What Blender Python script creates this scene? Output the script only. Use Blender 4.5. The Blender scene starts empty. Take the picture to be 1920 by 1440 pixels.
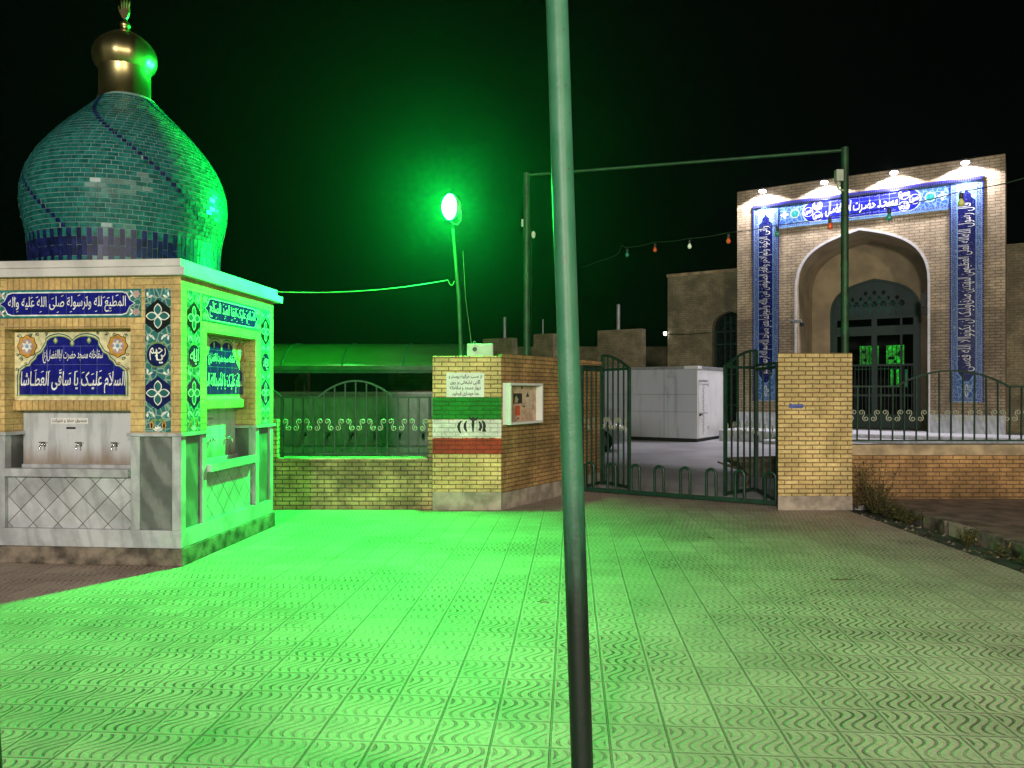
import bpy, bmesh, math, random
from mathutils import Vector, Matrix, Euler
random.seed(7)
R = math.radians
sc = bpy.context.scene
COL = sc.collection
LAMP_AZ, LAMP_TILT, FLOOD_W, FLOOD_TILT, STREET_W, LENS_W, GLOW_HAZE = 53, 6, 880, 18, 32000, 8600, .00042
POLE_W = 800
FPX, HCAM, HOR = 1443.0, 1.75, 733.0      # focal length in photo pixels, eye height, horizon row

def px(x, y, Y):
    """point seen at photo pixel (x, y) and Y metres ahead of the camera, in metres"""
    return Vector(((x - 960) / FPX * Y, Y, HCAM + (HOR - y) / FPX * Y))

# ------------------------------------------------------------------ materials
def nodes(name):
    m = bpy.data.materials.new(name); m.use_nodes = True
    nt = m.node_tree
    b = nt.nodes['Principled BSDF']
    return m, nt, b

def N(nt, t, **kw):
    n = nt.nodes.new(t)
    for k, v in kw.items():
        if k.startswith('i_'):
            n.inputs[k[2:].replace('_', ' ')].default_value = v
        else:
            setattr(n, k, v)
    return n

def rgb(c): return (c[0], c[1], c[2], 1)

def mixc(nt, fac, a, b, mode='MIX'):
    n = nt.nodes.new('ShaderNodeMix'); n.data_type = 'RGBA'; n.blend_type = mode
    for s, v in ((0, fac), (6, a), (7, b)):
        if hasattr(v, 'links'): nt.links.new(v, n.inputs[s])
        elif s == 0: n.inputs[0].default_value = v
        else: n.inputs[s].default_value = rgb(v)
    return n.outputs[2]

def noise(nt, vec, scale, detail=4, rough=.55):
    n = N(nt, 'ShaderNodeTexNoise'); n.inputs['Scale'].default_value = scale
    n.inputs['Detail'].default_value = detail; n.inputs['Roughness'].default_value = rough
    if vec is not None: nt.links.new(vec, n.inputs['Vector'])
    return n.outputs['Fac']

def ramp(nt, fac, lo, hi, a=0.0, b=1.0):
    n = N(nt, 'ShaderNodeMapRange'); n.interpolation_type = 'SMOOTHSTEP'
    n.inputs['From Min'].default_value = lo; n.inputs['From Max'].default_value = hi
    n.inputs['To Min'].default_value = a; n.inputs['To Max'].default_value = b
    nt.links.new(fac, n.inputs['Value'])
    return n.outputs['Result']

def math_(nt, op, a, b=None, c=None):
    n = N(nt, 'ShaderNodeMath', operation=op)
    for i, v in enumerate((a, b, c)):
        if v is None: continue
        if hasattr(v, 'links'): nt.links.new(v, n.inputs[i])
        else: n.inputs[i].default_value = v
    return n.outputs[0]

def bump(nt, b, h, dist=.004, strength=1.0):
    n = N(nt, 'ShaderNodeBump'); n.inputs['Distance'].default_value = dist; n.inputs['Strength'].default_value = strength
    nt.links.new(h, n.inputs['Height']); nt.links.new(n.outputs[0], b.inputs['Normal'])

MATS = {}
def plain(name, col, rough=.6, metal=0, var=.12, scale=6, bmp=0, spec=None, coat=0):
    m, nt, b = nodes(name)
    tc = N(nt, 'ShaderNodeTexCoord').outputs['Object']
    f = noise(nt, tc, scale, 5)
    dark = tuple(c * (1 - var * 1.6) for c in col); lite = tuple(min(1, c * (1 + var)) for c in col)
    c = mixc(nt, ramp(nt, f, .3, .7), dark, lite)
    nt.links.new(c, b.inputs['Base Color'])
    b.inputs['Roughness'].default_value = rough; b.inputs['Metallic'].default_value = metal
    if coat: b.inputs['Coat Weight'].default_value = coat; b.inputs['Coat Roughness'].default_value = .08
    if spec is not None: b.inputs['Specular IOR Level'].default_value = spec
    if bmp: bump(nt, b, noise(nt, tc, scale * 8, 4), bmp)
    MATS[name] = m
    return m

def brick(name, c1, c2, mortar, w=.205, h=.064, gap=.006, off=.5, dirt=.5, rough=.85, rot=0, bmp=.006, zsplit=None, low=.7, foot=0):
    m, nt, b = nodes(name)
    tcn = N(nt, 'ShaderNodeTexCoord'); uv = tcn.outputs['UV']; ob = tcn.outputs['Object']
    # joints waver a little
    wv = N(nt, 'ShaderNodeTexNoise'); wv.inputs['Scale'].default_value = 9; nt.links.new(uv, wv.inputs['Vector'])
    vm = N(nt, 'ShaderNodeVectorMath', operation='MULTIPLY_ADD'); vm.inputs[1].default_value = (.008, .008, 0)
    nt.links.new(wv.outputs['Color'], vm.inputs[0]); nt.links.new(uv, vm.inputs[2])
    vec = vm.outputs[0]
    if rot:
        mp = N(nt, 'ShaderNodeMapping'); mp.inputs['Rotation'].default_value = (0, 0, R(rot)); nt.links.new(vec, mp.inputs['Vector']); vec = mp.outputs[0]
    t = N(nt, 'ShaderNodeTexBrick'); t.offset = off; t.squash = 1
    for k, v in (('Scale', 1), ('Brick Width', w), ('Row Height', h), ('Mortar Size', gap), ('Mortar Smooth', .25), ('Bias', 0)):
        t.inputs[k].default_value = v
    t.inputs['Color1'].default_value = rgb(c1); t.inputs['Color2'].default_value = rgb(c2); t.inputs['Mortar'].default_value = rgb(mortar)
    nt.links.new(vec, t.inputs['Vector'])
    d = ramp(nt, noise(nt, ob, 1.7, 8, .65), .38, .68, 1 - dirt, 1.12)
    d2 = ramp(nt, noise(nt, ob, 26, 4, .6), .3, .7, .82, 1.1)
    dm = math_(nt, 'MULTIPLY', d, d2)
    salt = ramp(nt, noise(nt, ob, 2.6, 6, .7), .60, .74, 1.0, 1.22)
    dm = math_(nt, 'MULTIPLY', dm, salt)
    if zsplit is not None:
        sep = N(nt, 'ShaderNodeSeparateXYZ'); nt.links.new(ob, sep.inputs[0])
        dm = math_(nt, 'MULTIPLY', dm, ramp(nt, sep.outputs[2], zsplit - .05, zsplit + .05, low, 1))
    if foot:
        sep = N(nt, 'ShaderNodeSeparateXYZ'); nt.links.new(ob, sep.inputs[0])
        zz = math_(nt, 'ADD', sep.outputs[2], math_(nt, 'MULTIPLY', noise(nt, ob, 3, 5), .5))
        dm = math_(nt, 'MULTIPLY', dm, ramp(nt, zz, foot + .05, foot + .4, .55, 1))
    n = N(nt, 'ShaderNodeVectorMath', operation='SCALE'); nt.links.new(t.outputs['Color'], n.inputs[0]); nt.links.new(dm, n.inputs['Scale'])
    nt.links.new(n.outputs[0], b.inputs['Base Color'])
    b.inputs['Roughness'].default_value = rough
    hh = math_(nt, 'ADD', math_(nt, 'MULTIPLY', t.outputs['Fac'], -1), math_(nt, 'MULTIPLY', noise(nt, ob, 60, 4), .35))
    bump(nt, b, hh, bmp)
    MATS[name] = m
    return m

def marble(name, a, c, vein=.5, rough=.35, joints=None, ang=35):
    m, nt, b = nodes(name)
    tcn = N(nt, 'ShaderNodeTexCoord'); ob = tcn.outputs['Object']
    mp = N(nt, 'ShaderNodeMapping'); mp.inputs['Rotation'].default_value = (R(20), R(ang), R(10)); mp.inputs['Scale'].default_value = (1, 1, .35)
    nt.links.new(ob, mp.inputs['Vector'])
    w = N(nt, 'ShaderNodeTexWave'); w.inputs['Scale'].default_value = 2.2; w.inputs['Distortion'].default_value = 7
    w.inputs['Detail'].default_value = 5; w.inputs['Detail Scale'].default_value = 1.6
    nt.links.new(mp.outputs[0], w.inputs['Vector'])
    f = math_(nt, 'MULTIPLY', ramp(nt, w.outputs['Fac'], .35, 1), vein)
    col = mixc(nt, f, a, c)
    d = ramp(nt, noise(nt, ob, 2.3, 7, .65), .35, .65, .72, 1.08)
    n = N(nt, 'ShaderNodeVectorMath', operation='SCALE'); nt.links.new(col, n.inputs[0]); nt.links.new(d, n.inputs['Scale'])
    out = n.outputs[0]
    if joints:
        uv = tcn.outputs['UV']
        mp2 = N(nt, 'ShaderNodeMapping'); mp2.inputs['Rotation'].default_value = (0, 0, R(45)); nt.links.new(uv, mp2.inputs['Vector'])
        t = N(nt, 'ShaderNodeTexBrick'); t.offset = 0
        for k, v in (('Scale', 1), ('Brick Width', joints), ('Row Height', joints), ('Mortar Size', .004), ('Mortar Smooth', .1), ('Bias', 0)):
            t.inputs[k].default_value = v
        t.inputs['Color1'].default_value = (.78, .78, .78, 1); t.inputs['Color2'].default_value = (1.05, 1.05, 1.05, 1); t.inputs['Mortar'].default_value = (.3, .28, .25, 1)
        nt.links.new(mp2.outputs[0], t.inputs['Vector'])
        out = mixc(nt, 1.0, out, t.outputs['Color'], 'MULTIPLY')
        bump(nt, b, math_(nt, 'MULTIPLY', t.outputs['Fac'], -1), .004)
    nt.links.new(out, b.inputs['Base Color']); b.inputs['Roughness'].default_value = rough
    MATS[name] = m
    return m

def emit(name, col, s):
    m, nt, b = nodes(name)
    b.inputs['Base Color'].default_value = (.02, .02, .02, 1)
    b.inputs['Emission Color'].default_value = rgb(col); b.inputs['Emission Strength'].default_value = s
    MATS[name] = m
    return m

def glaze(name, col, rough=.16, var=.18):
    m = plain(name, col, rough, var=var, scale=14, spec=.22 if 'dome' in name else None)
    return m

# masonry and stone
brick('yellow_brick', (.72, .545, .245), (.58, .425, .175), (.24, .155, .07), foot=.25, gap=.0085, dirt=.3)
brick('warm_brick', (.54, .315, .125), (.45, .255, .10), (.20, .11, .055), foot=.25, gap=.008)
brick('fence_brick', (.50, .38, .17), (.40, .30, .13), (.13, .10, .055), foot=.1, dirt=.6, gap=.009)
brick('soldier_brick', (.62, .43, .17), (.55, .37, .15), (.36, .25, .11), w=.064, h=.30, off=0, dirt=.35)
brick('kiosk_brick', (.62, .45, .19), (.55, .39, .16), (.40, .29, .13), w=.205, h=.064, gap=.004, dirt=.35)
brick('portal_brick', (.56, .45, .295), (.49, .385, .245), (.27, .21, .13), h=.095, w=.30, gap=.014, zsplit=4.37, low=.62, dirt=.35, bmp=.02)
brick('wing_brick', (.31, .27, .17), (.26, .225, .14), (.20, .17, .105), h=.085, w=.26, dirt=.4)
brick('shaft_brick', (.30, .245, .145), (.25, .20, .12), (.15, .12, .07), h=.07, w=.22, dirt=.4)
brick('old_brick', (.36, .22, .17), (.28, .17, .13), (.14, .10, .08), h=.09, w=.5, dirt=.55)
plain('cement', (.34, .29, .24), .9, var=.25, scale=5, bmp=.006)
plain('dirty_cement', (.15, .125, .10), .95, var=.5, scale=5, bmp=.01)
plain('cap_stone', (.40, .31, .19), .85, var=.25, scale=4, bmp=.004)
marble('grey_marble', (.41, .435, .47), (.25, .27, .30))
marble('diamond_marble', (.44, .465, .51), (.32, .34, .37), joints=.19)
marble('dark_marble', (.10, .115, .115), (.20, .215, .215), vein=.8, ang=50)
marble('pale_marble', (.40, .42, .46), (.28, .29, .33), vein=.6)
plain('white_stone', (.62, .62, .64), .55, var=.1, scale=4)
plain('cornice_stone', (.47, .465, .47), .6, var=.12, scale=3)
# glazes
glaze('navy', (.012, .014, .20)); glaze('deep_navy', (.010, .014, .085)); glaze('teal', (.03, .24, .23)); glaze('teal_dark', (.025, .13, .13))
glaze('glaze_white', (.72, .74, .72)); glaze('cream', (.62, .58, .36)); glaze('ochre', (.52, .27, .05)); glaze('leaf_green', (.16, .27, .10))
glaze('glaze_black', (.012, .016, .018)); glaze('sky_blue', (.18, .36, .60)); glaze('grid_blue', (.16, .18, .45)); glaze('rose', (.42, .30, .30))
glaze('cobalt', (.012, .016, .26)); glaze('sage', (.35, .45, .36)); glaze('violet_navy', (.03, .03, .16))
glaze('dome_teal', (.010, .105, .098), .24, .28); glaze('dome_teal_pale', (.014, .122, .114), .24, .28); glaze('dome_navy', (.008, .012, .075), .40, .4)
plain('grout', (.14, .25, .24), .9, var=.15)
def floral(name, a, b_, c, s):
    m, nt, b = nodes(name)
    uv = N(nt, 'ShaderNodeTexCoord').outputs['UV']
    v = N(nt, 'ShaderNodeTexVoronoi'); v.inputs['Scale'].default_value = s; nt.links.new(uv, v.inputs['Vector'])
    v2 = N(nt, 'ShaderNodeTexVoronoi'); v2.feature = 'DISTANCE_TO_EDGE'; v2.inputs['Scale'].default_value = s * .6; nt.links.new(uv, v2.inputs['Vector'])
    col = mixc(nt, ramp(nt, v.outputs['Distance'], .12, .5), c, a)
    col = mixc(nt, ramp(nt, v2.outputs['Distance'], .02, .10), b_, col)
    nt.links.new(col, b.inputs['Base Color']); b.inputs['Roughness'].default_value = .2
    MATS[name] = m
floral('blue_floral', (.03, .09, .30), (.18, .28, .42), (.09, .19, .40), 11)
floral('pale_floral', (.14, .26, .42), (.40, .46, .42), (.05, .14, .36), 12)
floral('border_floral', (.05, .09, .26), (.20, .26, .38), (.02, .04, .20), 26)
floral('navy_floral', (.007, .008, .085), (.007, .008, .085), (.06, .08, .22), 16)
floral('lattice_floral', (.03, .15, .14), (.22, .34, .30), (.035, .06, .17), 24)
# paints and metals
plain('green_paint', (.003, .034, .018), .38, var=.2, scale=5)
plain('dark_green_paint', (.004, .034, .018), .65, var=.25, scale=8)
plain('post_green', (.03, .20, .10), .32, var=.15, scale=3, coat=.3)
plain('gantry_green', (.008, .062, .018), .55, var=.3, scale=4)
plain('silver_paint', (.36, .40, .30), .5, var=.12)
plain('white_paint', (.66, .67, .66), .6, var=.05, scale=2)
plain('box_white', (.42, .46, .40), .55, var=.12, scale=5)
brick('flag_green', (.006, .24, .015), (.005, .20, .012), (.004, .13, .01), gap=.008, dirt=.25)
brick('flag_white', (.72, .72, .70), (.66, .66, .64), (.46, .46, .44), gap=.007, dirt=.25)
brick('flag_red', (.37, .038, .018), (.32, .032, .016), (.19, .024, .013), gap=.008, dirt=.3)
def stained_marble():
    m, nt, b = nodes('stained_marble'); tc = N(nt, 'ShaderNodeTexCoord').outputs['Object']
    sep = N(nt, 'ShaderNodeSeparateXYZ'); nt.links.new(tc, sep.inputs[0])
    mp = N(nt, 'ShaderNodeMapping'); mp.inputs['Scale'].default_value = (3, 3, .5); nt.links.new(tc, mp.inputs['Vector'])
    st = noise(nt, mp.outputs[0], 2.2, 6, .6)
    z = math_(nt, 'ADD', sep.outputs[2], math_(nt, 'MULTIPLY', st, -.30))
    k = ramp(nt, z, .80, 1.08, .85, 0)
    c = mixc(nt, ramp(nt, st, .45, .62), (.48, .50, .56), (.34, .36, .40))
    c = mixc(nt, k, c, (.20, .145, .095))
    nt.links.new(c, b.inputs['Base Color']); b.inputs['Roughness'].default_value = .4
    MATS['stained_marble'] = m
stained_marble()
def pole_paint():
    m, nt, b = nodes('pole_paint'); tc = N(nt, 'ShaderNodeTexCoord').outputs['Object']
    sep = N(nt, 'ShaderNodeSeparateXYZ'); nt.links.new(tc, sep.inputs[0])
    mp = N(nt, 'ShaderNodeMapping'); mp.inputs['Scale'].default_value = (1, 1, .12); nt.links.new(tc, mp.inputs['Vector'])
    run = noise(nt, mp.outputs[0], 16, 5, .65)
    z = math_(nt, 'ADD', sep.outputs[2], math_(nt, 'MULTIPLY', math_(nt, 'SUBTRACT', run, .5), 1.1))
    base_shade = ramp(nt, z, .75, 1.6, 1, 0)                       # shade on the lower part, put into the colour with a ragged edge
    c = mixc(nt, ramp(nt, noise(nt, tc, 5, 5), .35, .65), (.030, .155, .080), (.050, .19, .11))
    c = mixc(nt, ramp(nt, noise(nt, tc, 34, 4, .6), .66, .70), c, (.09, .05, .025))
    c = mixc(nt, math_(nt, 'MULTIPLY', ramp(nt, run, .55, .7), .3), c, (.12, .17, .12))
    c = mixc(nt, base_shade, c, (.003, .010, .007))
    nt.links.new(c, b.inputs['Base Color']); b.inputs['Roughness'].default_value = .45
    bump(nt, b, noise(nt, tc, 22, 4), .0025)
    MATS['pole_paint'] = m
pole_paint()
plain('lattice_paint', (.005, .026, .027), .5)
plain('door_paint', (.004, .026, .022), .5)
marble('tap_wall', (.10, .125, .10), (.06, .08, .065))
plain('black', (.008, .008, .009), .5, var=.1)
plain('ink', (.015, .014, .016), .8, var=.1)
plain('black_rubber', (.02, .02, .02), .8)
plain('gold', (.42, .36, .17), .36, metal=1, var=.15, scale=3)
plain('chrome', (.55, .55, .52), .22, metal=1, var=.1)
plain('rust_metal', (.13, .085, .05), .7, var=.4, scale=10)
plain('tray_metal', (.14, .12, .085), .6, var=.35, scale=6)
plain('grey_metal', (.30, .31, .32), .5, metal=.4, var=.15)
plain('board_back', (.50, .34, .25), .85, var=.18, scale=9)
plain('paper', (.55, .42, .33), .85, var=.12, scale=14)
plain('red_paper', (.50, .07, .02), .8, var=.15, scale=12)
plain('blue_label', (.06, .09, .32), .6, var=.3, scale=30)
plain('sign_white', (.60, .66, .62), .5, var=.06, scale=10)
plain('car_white', (.62, .62, .63), .25, var=.04, coat=.6)
plain('car_glass', (.015, .018, .02), .06, var=.05)
plain('lamp_glass', (.35, .36, .38), .12, var=.05)
plain('cable', (.008, .009, .008), .95)
plain('cable_pale', (.10, .22, .10), .5)
plain('bulb_red', (.55, .07, .02), .22, var=.05, coat=.3); plain('bulb_white', (.62, .66, .58), .25, var=.05, coat=.3)
plain('bulb_green', (.02, .17, .13), .22, var=.05, coat=.3); plain('bulb_yellow', (.42, .40, .12), .25, var=.05, coat=.3)
plain('leaf', (.05, .075, .018), .6, var=.4, scale=30); plain('leaf_dry', (.16, .12, .04), .7, var=.35, scale=30); plain('stem', (.07, .055, .025), .8)
plain('dust_soil', (.17, .125, .095), .95, var=.3, scale=4, bmp=.008)
plain('gutter_soil', (.045, .065, .045), .95, var=.5, scale=5, bmp=.012)
plain('asphalt', (.05, .045, .042), .95, var=.3, scale=2, bmp=.006)
def canopy_sheet():
    m, nt, b = nodes('polycarbonate')
    b.inputs['Base Color'].default_value = (.05, .20, .05, 1); b.inputs['Roughness'].default_value = .3
    MATS['polycarbonate'] = m
canopy_sheet()
def panel_mat():
    """weathered painted sheet panels of the cabin: stained towards streaks"""
    m, nt, b = nodes('cabin_panel')
    tc = N(nt, 'ShaderNodeTexCoord').outputs['Object']
    mp = N(nt, 'ShaderNodeMapping'); mp.inputs['Scale'].default_value = (2.2, 2.2, .25); nt.links.new(tc, mp.inputs['Vector'])
    st = ramp(nt, noise(nt, mp.outputs[0], 1.6, 5), .5, .72)
    bl = ramp(nt, noise(nt, tc, .8, 4), .55, .7)
    c = mixc(nt, math_(nt, 'MULTIPLY', st, .55), (.42, .45, .51), (.22, .245, .27))
    c = mixc(nt, math_(nt, 'MULTIPLY', bl, .6), c, (.11, .12, .13))
    nt.links.new(c, b.inputs['Base Color']); b.inputs['Roughness'].default_value = .55
    MATS['cabin_panel'] = m
panel_mat()
def pavement_mat():
    """pressed cement tiles, 29.5 cm, with S-shaped grooves that are worn away in places"""
    m, nt, b = nodes('paving_tiles')
    tc = N(nt, 'ShaderNodeTexCoord').outputs['Object']
    T = .295
    mp = N(nt, 'ShaderNodeMapping'); mp.inputs['Scale'].default_value = (1 / T, 1 / T, 1); mp.inputs['Rotation'].default_value = (0, 0, R(4.4)); mp.inputs['Location'].default_value = (.35, .2, 0)
    nt.links.new(tc, mp.inputs['Vector'])
    s = N(nt, 'ShaderNodeSeparateXYZ'); nt.links.new(mp.outputs[0], s.inputs[0])
    fu = math_(nt, 'FRACT', s.outputs[0]); fv = math_(nt, 'FRACT', s.outputs[1])
    wob = math_(nt, 'MULTIPLY', noise(nt, tc, 3.0, 2), .35)
    wave = math_(nt, 'MULTIPLY', math_(nt, 'SINE', math_(nt, 'MULTIPLY', fv, 2 * math.pi)), .80)
    lean = math_(nt, 'MULTIPLY', fv, -.55)
    ph = math_(nt, 'ADD', math_(nt, 'ADD', math_(nt, 'MULTIPLY', fu, 5.0), wave), math_(nt, 'ADD', wob, lean))
    g = math_(nt, 'ABSOLUTE', math_(nt, 'SUBTRACT', math_(nt, 'FRACT', ph), .5))          # 0 in the groove
    groove = ramp(nt, g, .06, .19)
    eu = math_(nt, 'ABSOLUTE', math_(nt, 'SUBTRACT', fu, .5)); ev = math_(nt, 'ABSOLUTE', math_(nt, 'SUBTRACT', fv, .5))
    edge = math_(nt, 'MAXIMUM', eu, ev)
    inner = ramp(nt, edge, .405, .445, 0, 1)
    groove = math_(nt, 'MAXIMUM', groove, inner)
    joint = ramp(nt, edge, .476, .492, 1, 0)
    wear = ramp(nt, noise(nt, tc, .55, 5), .40, .62)
    wear2 = ramp(nt, noise(nt, tc, 5, 4), .35, .6)
    wr = math_(nt, 'MULTIPLY', math_(nt, 'ADD', math_(nt, 'MULTIPLY', wear, .6), .4), math_(nt, 'ADD', math_(nt, 'MULTIPLY', wear2, .45), .55))
    depth = math_(nt, 'MULTIPLY', math_(nt, 'SUBTRACT', 1, groove), wr)
    # per tile tone
    fl = N(nt, 'ShaderNodeVectorMath', operation='FLOOR'); nt.links.new(mp.outputs[0], fl.inputs[0])
    wn = N(nt, 'ShaderNodeTexWhiteNoise', noise_dimensions='2D'); nt.links.new(fl.outputs[0], wn.inputs['Vector'])
    tone = ramp(nt, wn.outputs['Value'], 0, 1, .90, 1.05)
    big = ramp(nt, noise(nt, tc, .5, 7, .62), .35, .66, .84, 1.05)
    grit = ramp(nt, noise(nt, tc, 45, 4, .7), .3, .7, .80, 1.10)
    spots = ramp(nt, noise(nt, tc, 7, 3, .5), .66, .76, 1, .74)           # dropped oil and water marks
    track = ramp(nt, noise(nt, tc, 1.4, 6, .7), .52, .72, 1, .85)
    grit = math_(nt, 'MULTIPLY', grit, math_(nt, 'MULTIPLY', spots, track))
    k = math_(nt, 'MULTIPLY', math_(nt, 'MULTIPLY', tone, big), grit)
    k = math_(nt, 'MULTIPLY', k, math_(nt, 'SUBTRACT', 1, math_(nt, 'MULTIPLY', depth, .74)))
    k = math_(nt, 'MULTIPLY', k, math_(nt, 'ADD', math_(nt, 'MULTIPLY', joint, .42), .58))
    base = mixc(nt, ramp(nt, noise(nt, tc, 1.1, 5), .4, .65), (.46, .375, .32), (.41, .325, .275))
    n = N(nt, 'ShaderNodeVectorMath', operation='SCALE'); nt.links.new(base, n.inputs[0]); nt.links.new(k, n.inputs['Scale'])
    nt.links.new(n.outputs[0], b.inputs['Base Color'])
    b.inputs['Roughness'].default_value = .62
    h = math_(nt, 'SUBTRACT', math_(nt, 'MULTIPLY', joint, 1.2), depth)
    h = math_(nt, 'ADD', h, math_(nt, 'MULTIPLY', noise(nt, tc, 70, 4), .3))
    bump(nt, b, h, .013)
    MATS['paving_tiles'] = m
pavement_mat()
def court_mat():
    m, nt, b = nodes('court_slabs')
    tcn = N(nt, 'ShaderNodeTexCoord'); tc = tcn.outputs['Object']
    t = N(nt, 'ShaderNodeTexBrick'); t.offset = 0
    for k, v in (('Scale', 1), ('Brick Width', .8), ('Row Height', .8), ('Mortar Size', .006), ('Mortar Smooth', .1), ('Bias', 0)): t.inputs[k].default_value = v
    t.inputs['Color1'].default_value = (.43, .42, .44, 1); t.inputs['Color2'].default_value = (.48, .47, .48, 1); t.inputs['Mortar'].default_value = (.36, .35, .36, 1)
    mp = N(nt, 'ShaderNodeMapping'); mp.inputs['Rotation'].default_value = (0, 0, R(33.4)); nt.links.new(tc, mp.inputs['Vector']); nt.links.new(mp.outputs[0], t.inputs['Vector'])
    d = ramp(nt, noise(nt, tc, .6, 7, .6), .35, .65, .75, 1.05)
    n = N(nt, 'ShaderNodeVectorMath', operation='SCALE'); nt.links.new(t.outputs['Color'], n.inputs[0]); nt.links.new(d, n.inputs['Scale'])
    nt.links.new(n.outputs[0], b.inputs['Base Color']); b.inputs['Roughness'].default_value = .45
    MATS['court_slabs'] = m
court_mat()
emit('green_lens', (.003, 1, .085), LENS_W)
emit('white_lens', (.85, .85, 1), 60)
emit('green_glow', (.01, .9, .03), .6)
plain('plaster', (.34, .27, .165), .9, var=.15, scale=1.5, bmp=.004)
emit('teal_glow', (.02, .6, .2), .12)
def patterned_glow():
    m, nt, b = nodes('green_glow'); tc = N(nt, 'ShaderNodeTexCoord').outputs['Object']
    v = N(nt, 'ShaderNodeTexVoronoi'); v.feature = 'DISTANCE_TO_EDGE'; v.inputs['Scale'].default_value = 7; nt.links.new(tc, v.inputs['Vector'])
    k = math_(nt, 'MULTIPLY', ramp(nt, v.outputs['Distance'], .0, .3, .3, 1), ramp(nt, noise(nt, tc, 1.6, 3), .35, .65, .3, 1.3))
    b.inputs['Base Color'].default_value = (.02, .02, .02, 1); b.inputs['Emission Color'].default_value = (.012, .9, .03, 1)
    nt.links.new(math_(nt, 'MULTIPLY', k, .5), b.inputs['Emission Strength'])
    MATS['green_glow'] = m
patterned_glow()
emit('small_lens', (1, .95, .85), 12)

# ------------------------------------------------------------------ lettering (Arabic script, joined by hand)
FORMS = {}
for ch, code, n in (('ا', 0xFE8D, 2), ('آ', 0xFE81, 2), ('ب', 0xFE8F, 4), ('ة', 0xFE93, 2), ('ت', 0xFE95, 4), ('ث', 0xFE99, 4), ('ج', 0xFE9D, 4), ('ح', 0xFEA1, 4),
                    ('خ', 0xFEA5, 4), ('د', 0xFEA9, 2), ('ذ', 0xFEAB, 2), ('ر', 0xFEAD, 2), ('ز', 0xFEAF, 2), ('س', 0xFEB1, 4), ('ش', 0xFEB5, 4), ('ص', 0xFEB9, 4),
                    ('ض', 0xFEBD, 4), ('ط', 0xFEC1, 4), ('ظ', 0xFEC5, 4), ('ع', 0xFEC9, 4), ('غ', 0xFECD, 4), ('ف', 0xFED1, 4), ('ق', 0xFED5, 4), ('ل', 0xFEDD, 4),
                    ('م', 0xFEE1, 4), ('ن', 0xFEE5, 4), ('ه', 0xFEE9, 4), ('و', 0xFEED, 2), ('پ', 0xFB56, 4), ('ک', 0xFB8E, 4), ('گ', 0xFB92, 4), ('ی', 0xFBFC, 4), ('لا', 0xFEFB, 2)):
    FORMS[ch] = [chr(code + i) for i in range(n)]
FORMS['ـ'] = ['ـ'] * 4
def shape(s):
    t = []; i = 0
    while i < len(s):
        if s[i:i + 2] == 'لا': t.append('لا'); i += 2
        else: t.append(s[i]); i += 1
    out = []
    for i, c in enumerate(t):
        f = FORMS.get(c)
        if not f: out.append(c); continue
        pj = i > 0 and t[i - 1] in FORMS and len(FORMS[t[i - 1]]) == 4
        nj = len(f) == 4 and i + 1 < len(t) and t[i + 1] in FORMS
        out.append(f[3] if pj and nj else f[1] if pj else f[2] if nj else f[0])
    flip = {'(': ')', ')': '('}
    return ''.join(flip.get(c, c) for c in reversed(out))

_tc = {}
def text_shape(s, bold=.012):
    key = (s, bold)
    if key in _tc: return _tc[key]
    c = bpy.data.curves.new('lettering', 'FONT'); c.body = shape(s); c.resolution_u = 2; c.offset = bold
    o = bpy.data.objects.new('lettering', c); COL.objects.link(o)
    dg = bpy.context.evaluated_depsgraph_get()
    m = bpy.data.meshes.new_from_object(o.evaluated_get(dg))
    vs = [(v.co.x, v.co.y) for v in m.vertices]; fs = [tuple(p.vertices) for p in m.polygons]
    bpy.data.objects.remove(o); bpy.data.curves.remove(c); bpy.data.meshes.remove(m)
    x0 = min(v[0] for v in vs); x1 = max(v[0] for v in vs); y0 = min(v[1] for v in vs); y1 = max(v[1] for v in vs)
    vs = [((x - x0) / (x1 - x0), (y - y0) / (y1 - y0)) for x, y in vs]
    _tc[key] = (vs, fs)
    return _tc[key]

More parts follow.
